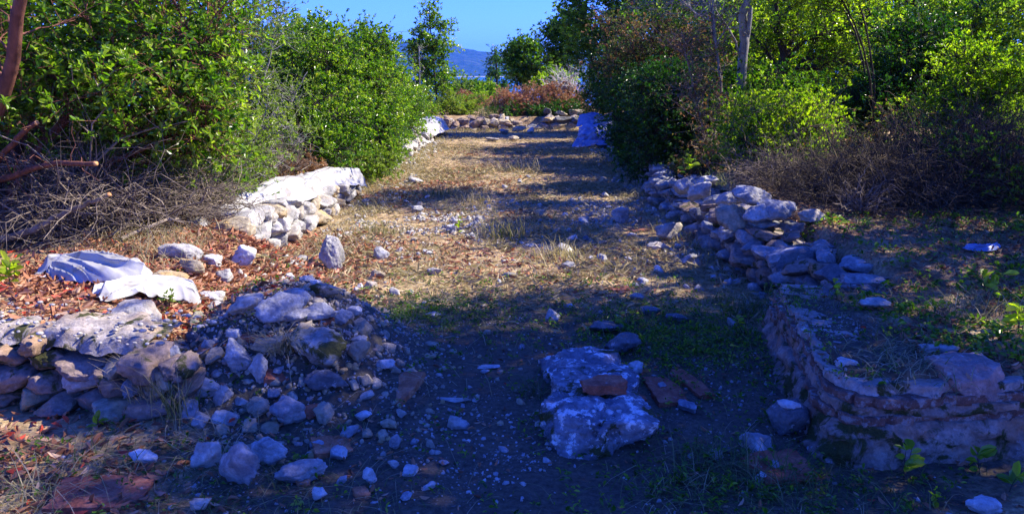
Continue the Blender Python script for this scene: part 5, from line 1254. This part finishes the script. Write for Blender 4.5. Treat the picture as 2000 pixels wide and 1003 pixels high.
dense("green sprays growing up through the dead brush at the right edge", gp(4.3, 6.9), [lobe(1930, 330, 6.8, 70, 50, 0.4), lobe(1990, 380, 6.5, 50, 50, 0.3), lobe(1850, 300, 7.1, 50, 40, 0.35)], 89, 46, leaf=(0.038, 0.017), csize=0.22, mat='leaf', tint=(0.5, 0.22, 0.17), nleaf=8, nsub=7, bark='twig_dark')
dense("reddish and green scrub growing through the middle of the dead brush", gp(3.5, 7.8), [lobe(1680, 280, 7.7, 60, 40, 0.4), lobe(1760, 260, 7.9, 50, 40, 0.4), lobe(1620, 300, 7.8, 40, 24, 0.3)], 90, 46, leaf=(0.036, 0.016), csize=0.22, mat='leaf_mixed', tint=(0.45, 0.32, 0.2), nleaf=7, nsub=7, bark='twig_dark')
def limb(label, pts, r0, r1, seed, twigs=10, mat='bark_red', cut=True):
    rng = np.random.default_rng(seed); pa = smooth_path(pts, 18, r0*0.18, rng); c = pa[0].copy()
    root = thing("sawn_branch", label, "branch", tuple(c))
    po = Pool(); V, F = tubes((pa-c)[None], np.linspace(r0, r1, 18)[None], 8); po.add(V, F); po.build("limb", M[mat], root)
    if cut:
        e = pa[-1]-c; d = unit(pa[-1]-pa[-2]); po = Pool(); V, F = tubes(np.stack([e-d*0.004, e+d*0.012, e+d*0.0125])[None], np.array([[r1*1.02, r1*0.95, 0.0005]]), 8); po.add(V, F); po.build("cut_end", M['cut'], root)
    k = rng.integers(4, 17, twigs); A = pa[k]; B = A+unit(rng.normal(size=(twigs, 3))+np.array([0.6, -0.2, 0.1]))*rng.uniform(0.15, 0.4, (twigs, 1))
    po = Pool(); V, F = tubes(twigs_from(A, B, rng, 5, 0.2, 0.04)-c, np.linspace(0.005, 0.0015, 5)[None]*np.ones((twigs, 1)), 4); po.add(V, F); po.build("twigs", M[mat], root)
limb("long sawn branch with orange cut end, upper one under the big left tree", [(-4.1, 5.6, 0.75), atY(20, 345, 5.5), atY(100, 320, 5.4), atY(185, 320, 5.3)], 0.026, 0.016, 1)
limb("long pale sawn branch with orange cut end, lower one under the big left tree", [(-3.95, 5.4, 0.35), atY(60, 450, 5.4), atY(140, 410, 5.4), atY(215, 382, 5.4)], 0.030, 0.016, 2, mat='twig')
limb("short sawn stub with orange cut end pointing up under the big left tree", [(-4.0, 5.7, 0.8), atY(30, 275, 5.5), atY(70, 240, 5.4)], 0.024, 0.016, 3, 4)
limb("thin dead branch leaning over the bank left of the draped plastic", [atY(250, 480, 6.2), atY(300, 420, 6.2), atY(340, 360, 6.3)], 0.018, 0.008, 4, 8, mat='twig', cut=False)

# --- trees standing right of the picture, whose shade and hanging branches reach in
T1 = dense("tall evergreen at the right edge, its dark branches hanging into the top corner", gp(5.6, 6.2), [(5.2, 5.6, 4.6, 1.4, 1.3, 1.0), (4.6, 4.6, 4.0, 1.1, 1.0, 0.8), (6.2, 6.0, 5.2, 1.4, 1.0, 0.9), (4.3, 5.7, 3.2, 0.75, 0.6, 0.55), (5.6, 4.6, 5.6, 1.2, 1.2, 0.8), (4.6, 6.5, 2.55, 0.7, 0.45, 0.35, 0.12), (5.5, 5.8, 2.5, 0.9, 1.0, 0.7), (5.6, 4.8, 2.2, 0.9, 0.8, 0.7), (6.4, 7.6, 2.7, 0.9, 1.0, 0.8), (4.3, 7.5, 2.75, 0.7, 0.7, 0.3), (4.6, 5.0, 5.4, 1.0, 1.0, 0.6)], 81, 430, leaf=(0.07, 0.034), csize=0.42, mat='leaf_dark', tint=(0.5, 0.2, 0.16), cat="tree", name="evergreen_tree", tr=0.09)
T2 = dense("evergreen tree shading the masonry block, just right of the picture", gp(4.6, 3.4), [(4.2, 3.2, 2.3, 0.9, 0.9, 0.8), (4.6, 3.6, 3.4, 1.2, 1.1, 0.9), (4.2, 2.6, 1.4, 0.8, 0.8, 0.7), (5.2, 3.2, 4.4, 1.2, 1.2, 0.8), (3.9, 3.8, 3.0, 0.7, 0.6, 0.5), (4.3, 4.2, 5.5, 1.0, 0.5, 0.6)], 82, 225, leaf=(0.07, 0.034), csize=0.40, mat='leaf', tint=(0.45, 0.2, 0.16), cat="tree", name="evergreen_tree", tr=0.08)
T3 = dense("evergreen added over the right bank to shade the floor, its leaves above the bright bush", gp(4.6, 9.6), [(3.5, 8.9, 2.85, 0.8, 0.45, 0.5), (3.2, 8.3, 2.55, 0.6, 0.6, 0.32), (3.6, 9.9, 2.9, 0.7, 0.5, 0.4)], 83, 150, leaf=(0.05, 0.024), csize=0.34, mat='leaf_bright', tint=(0.5, 0.2, 0.16), cat="tree", name="evergreen_tree", tr=0.016)  # added tree, its lobes placed to shade the right of the floor
dense("evergreen bush on the open right bank, outside the right picture edge", gp(7.0, 8.6), [(7.0, 8.4, 1.1, 0.9, 0.8, 0.7), (8.0, 9.4, 1.3, 1.0, 0.9, 0.8), (6.6, 9.4, 1.2, 0.7, 0.6, 0.6)], 91, 130, leaf=(0.07, 0.034), csize=0.4)
dense("evergreen bush on the left bank, outside the left picture edge", gp(-5.4, 5.0), [(-5.4, 5.2, 1.1, 0.9, 0.9, 0.8), (-5.8, 4.0, 1.0, 0.8, 0.8, 0.7)], 92, 110, leaf=(0.07, 0.034), csize=0.4)

# ------------------------------------------------------------------ grass, litter, gravel
def scatter(rng, n, fn, box):
    out = []
    tot = 0
    while tot < n:
        x = rng.uniform(box[0], box[1], n*2); y = rng.uniform(box[2], box[3], n*2)
        k = rng.uniform(size=n*2) < fn(x, y); out.append(np.stack([x[k], y[k]], 1)); tot += k.sum()
    return np.concatenate(out)[:n]
def on_block(x, y): return ((x > 1.36+np.maximum(0, y-3.2)*0.12) & (y > 2.97) & (y < 4.45)).astype(float)
def ground_z(x, y): return H(x, y)+on_block(x, y)*np.maximum(0, 0.335-H(x, y))
def litter(name, label, n, fn, box, L, seed, mat='litter', tint=(0.5, 0.28), wr=(0.22, 0.5)):
    rng = np.random.default_rng(seed); xy = scatter(rng, n, fn, box); z = ground_z(xy[:, 0], xy[:, 1])
    P = np.stack([xy[:, 0], xy[:, 1], z+rng.uniform(0.002, 0.022, n)], 1)
    D = np.stack([rng.normal(size=n), rng.normal(size=n), rng.normal(0, 0.22, n)], 1)
    U = np.stack([rng.normal(0, 0.4, n), rng.normal(0, 0.4, n), np.ones(n)*np.where(rng.uniform(size=n) < 0.5, 1, -1)], 1)
    Ls = L*rng.uniform(0.5, 1.3, n)
    V, F = leaves(P, D, U, Ls, Ls*rng.uniform(*wr, n), fold=0.3, curl=0.2)
    po = Pool(); po.add(V, F, np.repeat(np.clip(rng.normal(tint[0], tint[1], n), 0, 1), 6)); tag(po.build(name, M[mat], smooth=False), label, kind="stuff")
near_left = lambda x, y: np.clip(np.exp(-((x+2.4)/0.75)**2)*sst(3.4, 3.9, y)*sst(8.2, 6.0, y)*1.0+0.9*np.exp(-((x+1.75)/0.42)**2-((y-6.0)/0.9)**2)+0.9*np.exp(-((x+2.3)/0.7)**2-((y-2.75)/0.5)**2), 0, 1)*(0.35+0.65*sst(-0.15, 0.1, fbm2(x, y, 3.0, 4)))
litter("leaf_litter", "orange brown fallen leaves carpeting the left bank and lower left corner", 20000, near_left, (-3.9, -0.8, 2.2, 8.2), 0.055, 91)
litter("fallen_leaves", "sparse dry leaves strewn over the floor and the right bank", 7500, lambda x, y: np.clip(0.25+0.9*sst(0.0, 0.25, fbm2(x, y, 1.6, 8)), 0, 1)*np.where(x > 1.9, 1.0, 0.5)*sst(24, 9, y)+0.0, (-2.2, 4.6, 2.2, 21), 0.036, 92, tint=(0.45, 0.25))
litter("dry_straw", "pale dry straw lying over the sunlit floor", 30000, lambda x, y: np.clip(0.15+1.2*sst(-0.05, 0.25, fbm2(x, y, 1.1, 14)), 0, 1)*sst(24, 10, y)*sst(4.2, 5.6, y+0.0*x), (-1.95, 1.8, 4.0, 22), 0.085, 93, mat='grass', tint=(0.78, 0.2), wr=(0.03, 0.08))
litter("brown_leaves", "patches of red brown dead leaves along the floor", 3600, lambda x, y: sst(0.06, 0.22, fbm2(x, y*0.8, 1.3, 51))*sst(20, 10, y)*(0.35+0.65*sst(0.9, -0.8, x)), (-1.9, 1.6, 5.4, 18), 0.055, 113, tint=(0.42, 0.24))
litter("bank_litter", "dry leaves and bits covering the shaded right bank", 6000, lambda x, y: np.clip(0.3+sst(-0.1, 0.25, fbm2(x, y, 2.4, 61)), 0, 1), (1.9, 4.6, 3.1, 6.6), 0.038, 114, tint=(0.35, 0.28))
def weeds(name, label, n, fn, box, L, seed, mat, tint):
    rng = np.random.default_rng(seed); xy = np.repeat(scatter(rng, n, fn, box), 7, 0); m = len(xy); xy = xy+rng.normal(0, 0.018, (m, 2))
    P = np.stack([xy[:, 0], xy[:, 1], ground_z(xy[:, 0], xy[:, 1])+rng.uniform(0.0, 0.045, m)], 1)
    D = np.stack([rng.normal(size=m), rng.normal(size=m), rng.normal(0.5, 0.4, m)], 1); U = np.stack([rng.normal(0, 0.5, m), rng.normal(0, 0.5, m), np.ones(m)], 1)
    Ls = L*rng.uniform(0.5, 1.3, m); V, F = leaves(P, D, U, Ls, Ls*rng.uniform(0.35, 0.6, m), fold=0.2, curl=0.2)
    po = Pool(); po.add(V, F, np.repeat(np.clip(rng.normal(*tint, m), 0, 1), 6)); tag(po.build(name, M[mat], smooth=False), label, kind="stuff")
weeds("low_weeds", "low green weeds in the shade around the threshold and mound", 1500, lambda x, y: np.clip(np.exp(-((x-1.0)/0.5)**2-((y-4.5)/0.6)**2)+0.6*np.exp(-((x+0.6)/0.5)**2-((y-4.9)/0.35)**2)+0.45*np.exp(-((x-0.9)/0.5)**2-((y-2.8)/0.3)**2)+0.05, 0, 1), (-2.2, 1.9, 2.4, 6.0), 0.024, 110, 'leaf', (0.45, 0.2))
weeds("bank_weeds", "leafy green weeds over the right bank", 900, lambda x, y: np.clip(0.2+sst(0, 0.3, fbm2(x, y, 2.0, 35)), 0, 1), (1.9, 4.4, 3.2, 6.3), 0.032, 111, 'leaf', (0.5, 0.2))
def gravel(name, label, n, fn, box, r, seed, mat, sub=1):
    rng = np.random.default_rng(seed); xy = scatter(rng, n, fn, box); z = ground_z(xy[:, 0], xy[:, 1])
    T, F0 = ICO[sub]
    s_ = r*rng.lognormal(0, 0.45, n)
    var = [T*(1+0.45*vnoise(T*1.6+k*9.1))[:, None] for k in range(8)]
    T_ = np.stack(var)[rng.integers(0, 8, n)]
    R = rotmats(rng, n)
    S3 = np.stack([s_*rng.uniform(0.8, 1.4, n), s_, s_*rng.uniform(0.45, 0.8, n)], 1)
    V = np.einsum('nij,nvj->nvi', R, T_*S3[:, None])+np.stack([xy[:, 0], xy[:, 1], z+s_*0.02], 1)[:, None]
    F = (F0[None]+(np.arange(n)*len(T))[:, None, None]).reshape(-1, 3)
    me = mesh_data(name, V.reshape(-1, 3), [F], M[mat]); tag(link(name, me), label, kind="stuff")
gr_fn = lambda x, y: np.clip(0.12+1.1*sst(0.02, 0.25, fbm2(x, y, 1.3, 21)), 0, 1)*sst(16, 6, y)
gravel("gravel", "pale gravel and chippings over the floor", 5600, gr_fn, (-1.9, 1.8, 2.3, 15), 0.0058, 94, 'lime')
gravel("gravel_band", "band of pale broken gravel across the middle of the floor", 3200, lambda x, y: np.clip(np.exp(-((y-8.6-0.3*x)/0.7)**2)*sst(-0.1, 0.2, fbm2(x, y, 2.2, 41))+0.6*np.exp(-((y-7.0)/0.35)**2)*sst(0, 0.2, fbm2(x, y, 2.6, 42)), 0, 1), (-1.7, 1.7, 6, 11), 0.013, 99, 'lime')
gravel("white_chippings", "white lime chippings among the foreground earth", 900, lambda x, y: np.clip(0.10+0.6*np.exp(-((x+0.75)/0.55)**2-((y-3.3)/0.6)**2)+0.8*np.exp(-((x-0.35)/0.28)**2-((y-3.4)/0.4)**2)+0.5*np.exp(-((x-1.2)/0.3)**2-((y-3.3)/0.6)**2), 0, 1), (-2.2, 1.6, 2.4, 4.9), 0.0060, 95, 'lime')
gravel("rubble", "grey and brown rubble between the stones of the mound and cross wall", 1000, lambda x, y: np.clip(np.exp(-((x+1.2)/0.6)**2-((y-3.85)/0.5)**2)+0.4*np.exp(-((x+1.0)/0.5)**2-((y-3.2)/0.3)**2), 0, 1), (-2.4, 0.1, 2.9, 5), 0.0115, 96, 'ochre', 2)
gravel("mortar_crumbs", "pinkish mortar crumbs over the rubble mound", 1800, lambda x, y: np.clip(np.exp(-((x+1.25)/0.55)**2-((y-3.75)/0.45)**2), 0, 1), (-2.2, 0.0, 2.9, 5), 0.006, 97, 'mortar', 2)
gravel("wall_rubble", "small broken stones along the feet of the walls", 1500, lambda x, y: np.clip(np.exp(-((np.abs(x)-1.75)/0.18)**2), 0, 1), (-2.1, 2.0, 5, 21), 0.019, 98, 'lime', 2)

def grass_mesh(rng, P, L, W, lean=0.35, bend=0.5, tint=(0.6, 0.2)):
    n = len(P); D = unit(np.stack([rng.normal(0, lean, n), rng.normal(0, lean, n), np.ones(n)], 1))
    Ls = L*rng.uniform(0.45, 1.2, n)
    V, F = blades(P, D, Ls, W*rng.uniform(0.7, 1.3, n), bend*rng.uniform(0.3, 1.4, n), rng)
    return V, F, np.repeat(np.clip(rng.normal(tint[0], tint[1], n), 0, 1), 8)
def grass_stuff(name, label, n, fn, box, L, W, seed, tint, lean=0.5, bend=0.7):
    rng = np.random.default_rng(seed); xy = scatter(rng, n, fn, box)
    V, F, T = grass_mesh(rng, np.stack([xy[:, 0], xy[:, 1], ground_z(xy[:, 0], xy[:, 1])-0.004], 1), L, W, lean, bend, tint)
    po = Pool(); po.add(V, F, T); tag(po.build(name, M['grass'], smooth=False), label, kind="stuff")
gs = lambda x, y: np.clip(0.12+1.2*sst(0.02, 0.28, fbm2(x, y, 1.9, 31)), 0, 1)
grass_stuff("dry_grass", "thin straw coloured grass over the sunlit floor", 42000, lambda x, y: gs(x, y)*sst(5.0, 6.0, y)*sst(26, 8, y), (-2.0, 1.8, 4.5, 21.5), 0.080, 0.0042, 101, (0.72, 0.2), 0.9, 0.9)
grass_stuff("green_grass", "thin green grass and weeds in the shaded middle of the floor", 9000, lambda x, y: np.clip(np.exp(-((x-1.0)/0.55)**2-((y-4.6)/0.55)**2)+0.8*np.exp(-((x+0.6)/0.5)**2-((y-4.9)/0.35)**2)+0.5*np.exp(-((x-1.1)/0.5)**2-((y-2.7)/0.35)**2)+0.35*np.exp(-((x+1.2)/0.6)**2-((y-2.7)/0.4)**2), 0, 1), (-2.2, 2.0, 2.3, 6.2), 0.085, 0.0035, 102, (0.26, 0.18), 0.7, 0.8)
grass_stuff("weeds", "mixed dry and green weeds on the right bank", 9000, lambda x, y: np.clip(0.4+sst(0, 0.3, fbm2(x, y, 2.0, 33)), 0, 1)*sst(1.6, 2.0, x), (1.5, 4.6, 3.1, 6.4), 0.09, 0.004, 103, (0.38, 0.28), 0.8, 0.8)
grass_stuff("end_grass", "tufty straw grass along the end wall and wall feet", 6000, lambda x, y: np.clip(np.exp(-((y-21.2)/0.5)**2)+np.exp(-((np.abs(x)-1.7)/0.2)**2)*0.7, 0, 1), (-2.0, 1.9, 6.2, 22), 0.20, 0.006, 104, (0.66, 0.22), 0.6, 0.6)

def tuft(px, py, n, Lpx, label, tint, spread=0.06, lean=0.35, bend=0.5, W=0.004, seed=1, dz=0.0, z=None):
    x, y, g = at(px, py, z); t = math.hypot(y, 0.8); L = Lpx/1500*t
    rng = np.random.default_rng(seed+px); P = np.stack([rng.normal(0, spread, n), rng.normal(0, spread, n), np.full(n, -0.006)], 1)
    V, F, T = grass_mesh(rng, P, L, W, lean, bend, tint)
    tag(link("grass_tuft", mesh_data("grass_tuft", V, [F], M['grass'], False, T), None, (x, y, g)), label, "grass tuft")
DRY, MIX, GRN, LIM = (0.75, 0.18), (0.45, 0.25), (0.16, 0.12), (0.30, 0.08)
tuft(298, 790, 150, 135, "tall straw grass tuft hanging over the light grey block of the cross wall", DRY, 0.035, 0.22, 0.35, 0.0045)
tuft(345, 810, 130, 140, "half green grass tuft between the cross wall and the mound", MIX, 0.045, 0.22, 0.4, 0.0045)
tuft(552, 686, 120, 85, "straw tuft in front of the dull grey boulder on the mound", DRY, 0.03, 0.45, 0.6, 0.0055)
tuft(985, 462, 160, 60, "sunlit straw-green tuft in the middle of the floor, larger of the central pair", (0.50, 0.2), 0.14, 0.3, 0.35, 0.0075)
tuft(1095, 505, 130, 50, "straw tuft on the sunlit floor right of the central larger tuft", DRY, 0.15, 0.35, 0.4, 0.0075)
tuft(750, 455, 80, 42, "small greenish tuft on the sunlit floor right of the near left wall", MIX, 0.11, 0.4, 0.4, 0.007)
tuft(855, 382, 80, 34, "greenish tuft at the edge of the long dark stripe on the floor", MIX, 0.14, 0.4, 0.4, 0.009)
tuft(1405, 588, 70, 30, "small vivid lime green tuft in the shade near the right wall", LIM, 0.05, 0.3, 0.3)
tuft(1462, 615, 170, 62, "broad green grass clump at the foot of the right wall", GRN, 0.10, 0.4, 0.5)
tuft(1555, 600, 90, 45, "green grass clump between the right wall foot and masonry block", GRN, 0.09, 0.5, 0.5)
tuft(1385, 905, 110, 90, "bright green tuft right of the pitted threshold boulder", (0.22, 0.14), 0.08, 0.5, 0.6)
tuft(1500, 945, 120, 110, "long green grass tuft at the lower right foreground", (0.20, 0.15), 0.10, 0.6, 0.7)
tuft(1340, 960, 90, 70, "grey-green low tuft in the foreground below the bright one", MIX, 0.10, 0.6, 0.6)
tuft(1050, 770, 60, 70, "dark green sprawling tuft left of the threshold slabs", GRN, 0.04, 0.7, 0.8)
tuft(170, 925, 110, 120, "dry grass sprawling over the large tile at bottom left", MIX, 0.14, 0.9, 0.9)
tuft(70, 985, 90, 130, "long straw stems leaning at the bottom left corner", DRY, 0.10, 0.9, 0.9)
tuft(420, 850, 70, 100, "straw stems strewn above the grey ochre-sided block", DRY, 0.10, 1.0, 0.8)
tuft(835, 235, 90, 26, "pale grass tuft at the foot of the slim tree", DRY, 0.22, 0.4, 0.4, 0.010)
tuft(950, 232, 90, 34, "tall yellow-green grass tuft on top of the end wall", MIX, 0.18, 0.25, 0.3, 0.010)
tuft(715, 372, 150, 40, "soft grey straw grass at the far end of the near left wall", (0.62, 0.2), 0.16, 0.4, 0.5, 0.005)
tuft(1905, 610, 70, 90, "dry stalks mixed with green blades on the right bank", MIX, 0.10, 0.5, 0.5)
tuft(1620, 660, 50, 60, "thin dry stalks behind the masonry block top", DRY, 0.08, 0.6, 0.5)
tuft(1770, 705, 260, 46, "dry straw and leaf clump on the top of the masonry block", (0.62, 0.25), 0.14, 0.9, 0.9, 0.005, z=0.345)
tuft(930, 395, 90, 34, "straw tuft among pale gravel in the middle of the floor", DRY, 0.14, 0.4, 0.4, 0.008)
tuft(1010, 330, 90, 30, "pale straw tuft in the farther sunlit stretch of the floor", DRY, 0.2, 0.4, 0.4, 0.010)
tuft(1395, 360, 60, 40, "green blades sprouting between the right wall boulders", LIM, 0.08, 0.5, 0.5, 0.006, z=0.5)

def seedling(px, py, hpx, nl, label, lpx=26, mat='leaf', seed=1, z=None, tint=0.75):
    x, y, g = at(px, py, z); t = math.hypot(y, 1.0); rng = np.random.default_rng(seed+px)
    root = thing("seedling", label, "seedling", (x, y, g)); k = max(1, nl//6)
    po = Pool(); pth = []
    for i in range(k):
        e = np.array([rng.normal(0, 0.25), rng.normal(0, 0.15), 1.0])*hpx/1500*t*rng.uniform(0.7, 1.05); pth.append(smooth_path([(0, 0, -0.01), e*0.5+rng.normal(0, 0.006, 3), e], 6))
    pth = np.stack(pth); V, F = tubes(pth, np.linspace(0.0028, 0.0012, 6)[None]*np.ones((k, 1)), 4); po.add(V, F); po.build("stem", M['leaf_pale'] if False else M['bark_dark'], root)
    j = rng.integers(0, k, nl); s_ = np.sort(rng.uniform(1.5, 5, nl)); s_[-k:] = 5; i0 = np.minimum(s_.astype(int), 4); P = pth[j, i0]*(1-(s_-i0))[:, None]+pth[j, i0+1]*(s_-i0)[:, None]
    D = unit(rng.normal(size=(nl, 3))*np.array([1, 1, 0.35])+np.array([0, -0.1, 0.45])); U = unit(rng.normal(0, 0.4, (nl, 3))+np.array([0, -0.3, 1]))
    L = lpx/1500*t*rng.uniform(0.6, 1.1, nl); V, F = leaves(P, D, U, L, L*0.55, 0.15, 0.15); po = Pool(); po.add(V, F, np.repeat(np.clip(rng.normal(tint, 0.1, nl), 0, 1), 6)); po.build("leaves", M[mat], root, smooth=False)
seedling(1765, 935, 75, 12, "broad-leaved seedling in front of the masonry block", 36)
seedling(1915, 925, 50, 9, "small broad-leaved seedling right of the taller one before the masonry", 36)
seedling(1970, 960, 40, 8, "low seedling at the right picture edge near the bottom", 34)
seedling(1830, 985, 36, 7, "yellowish seedling at the bottom between the other seedlings", 28, 'leaf_bright')
seedling(1455, 745-90, 50, 14, "small weed among grass behind the threshold", 16, 'leaf')
seedling(1200, 640, 40, 14, "green weed growing beside the dark slab behind the threshold", 16, 'leaf')
seedling(1990, 650, 70, 14, "pale green plant on the right bank at the picture edge", 30, 'leaf_bright')
seedling(1930, 590, 60, 12, "green sprout on the right bank behind the dressed block", 28, 'leaf')
seedling(1640, 590, 40, 8, "yellow-green sprout on the near end of the right wall", 22, 'leaf_bright')
seedling(1565, 480, 24, 8, "bright sprout on the right wall below the boulder pile", 18, 'leaf_bright')
seedling(1345, 350, 50, 22, "light green sprig over the right wall below the dark bush", 18, 'leaf_bright', z=0.5)
seedling(22, 560, 60, 26, "bright green sprig at the left picture edge under the dead twigs", 26, 'leaf_bright')
seedling(332, 605, 40, 24, "fine green weed beside the lower plastic strip", 12, 'leaf_pale')
seedling(892, 462, 36, 10, "lone green weed on the sunlit floor left of the central tuft", 12, 'leaf_bright')
seedling(190, 835, 30, 6, "tiny green sprout in litter under the cross wall", 20, 'leaf_bright')
seedling(590, 995, 26, 12, "feathery green weed by the wide grey slab", 16, 'leaf_pale')
seedling(1415, 730, 70, 8, "greyish dry weed between threshold and masonry block", 10, 'leaf_pale')
grass_stuff("straw_stems", "long pale straw stems strewn over the foreground earth and rubble", 420, lambda x, y: np.clip(0.35+np.exp(-((x+1.2)/0.8)**2), 0, 1), (-2.3, 1.6, 2.35, 4.8), 0.22, 0.0026, 105, (0.72, 0.22), 1.6, 0.9)
grass_stuff("bank_grass", "dry straw grass under the dead twigs along the left bank", 1700, lambda x, y: np.clip(np.exp(-((y-(5.5-0.9*(x+2.6)))/0.45)**2), 0, 1), (-3.7, -2.2, 4.6, 7.2), 0.20, 0.0045, 106, (0.72, 0.2), 0.8, 0.8)


# ------------------------------------------------------------------ the air between here and the far hills
hm_, N, Lk = new_mat("clear_air")
pv = N.new("ShaderNodeVolumePrincipled"); pv.inputs["Color"].default_value = (0.04, 0.28, 1.0, 1); pv.inputs["Density"].default_value = 0.9e-4
ho = N.new("ShaderNodeOutputMaterial"); Lk.new(pv.outputs[0], ho.inputs["Volume"])
x0, x1, y0, y1, z0, z1 = -12600, 12600, -5200, 8200, -75, 262
hv = np.array([(x, y, z) for x in (x0, x1) for y in (y0, y1) for z in (z0, z1)], float)
hf = np.array([(0,1,3,2), (4,6,7,5), (0,4,5,1), (2,3,7,6), (0,2,6,4), (1,5,7,3)])
tag(link("haze", mesh_data("haze", hv, [hf], hm_, False)), "thin blue haze of air over the sea and the far hills", kind="stuff")
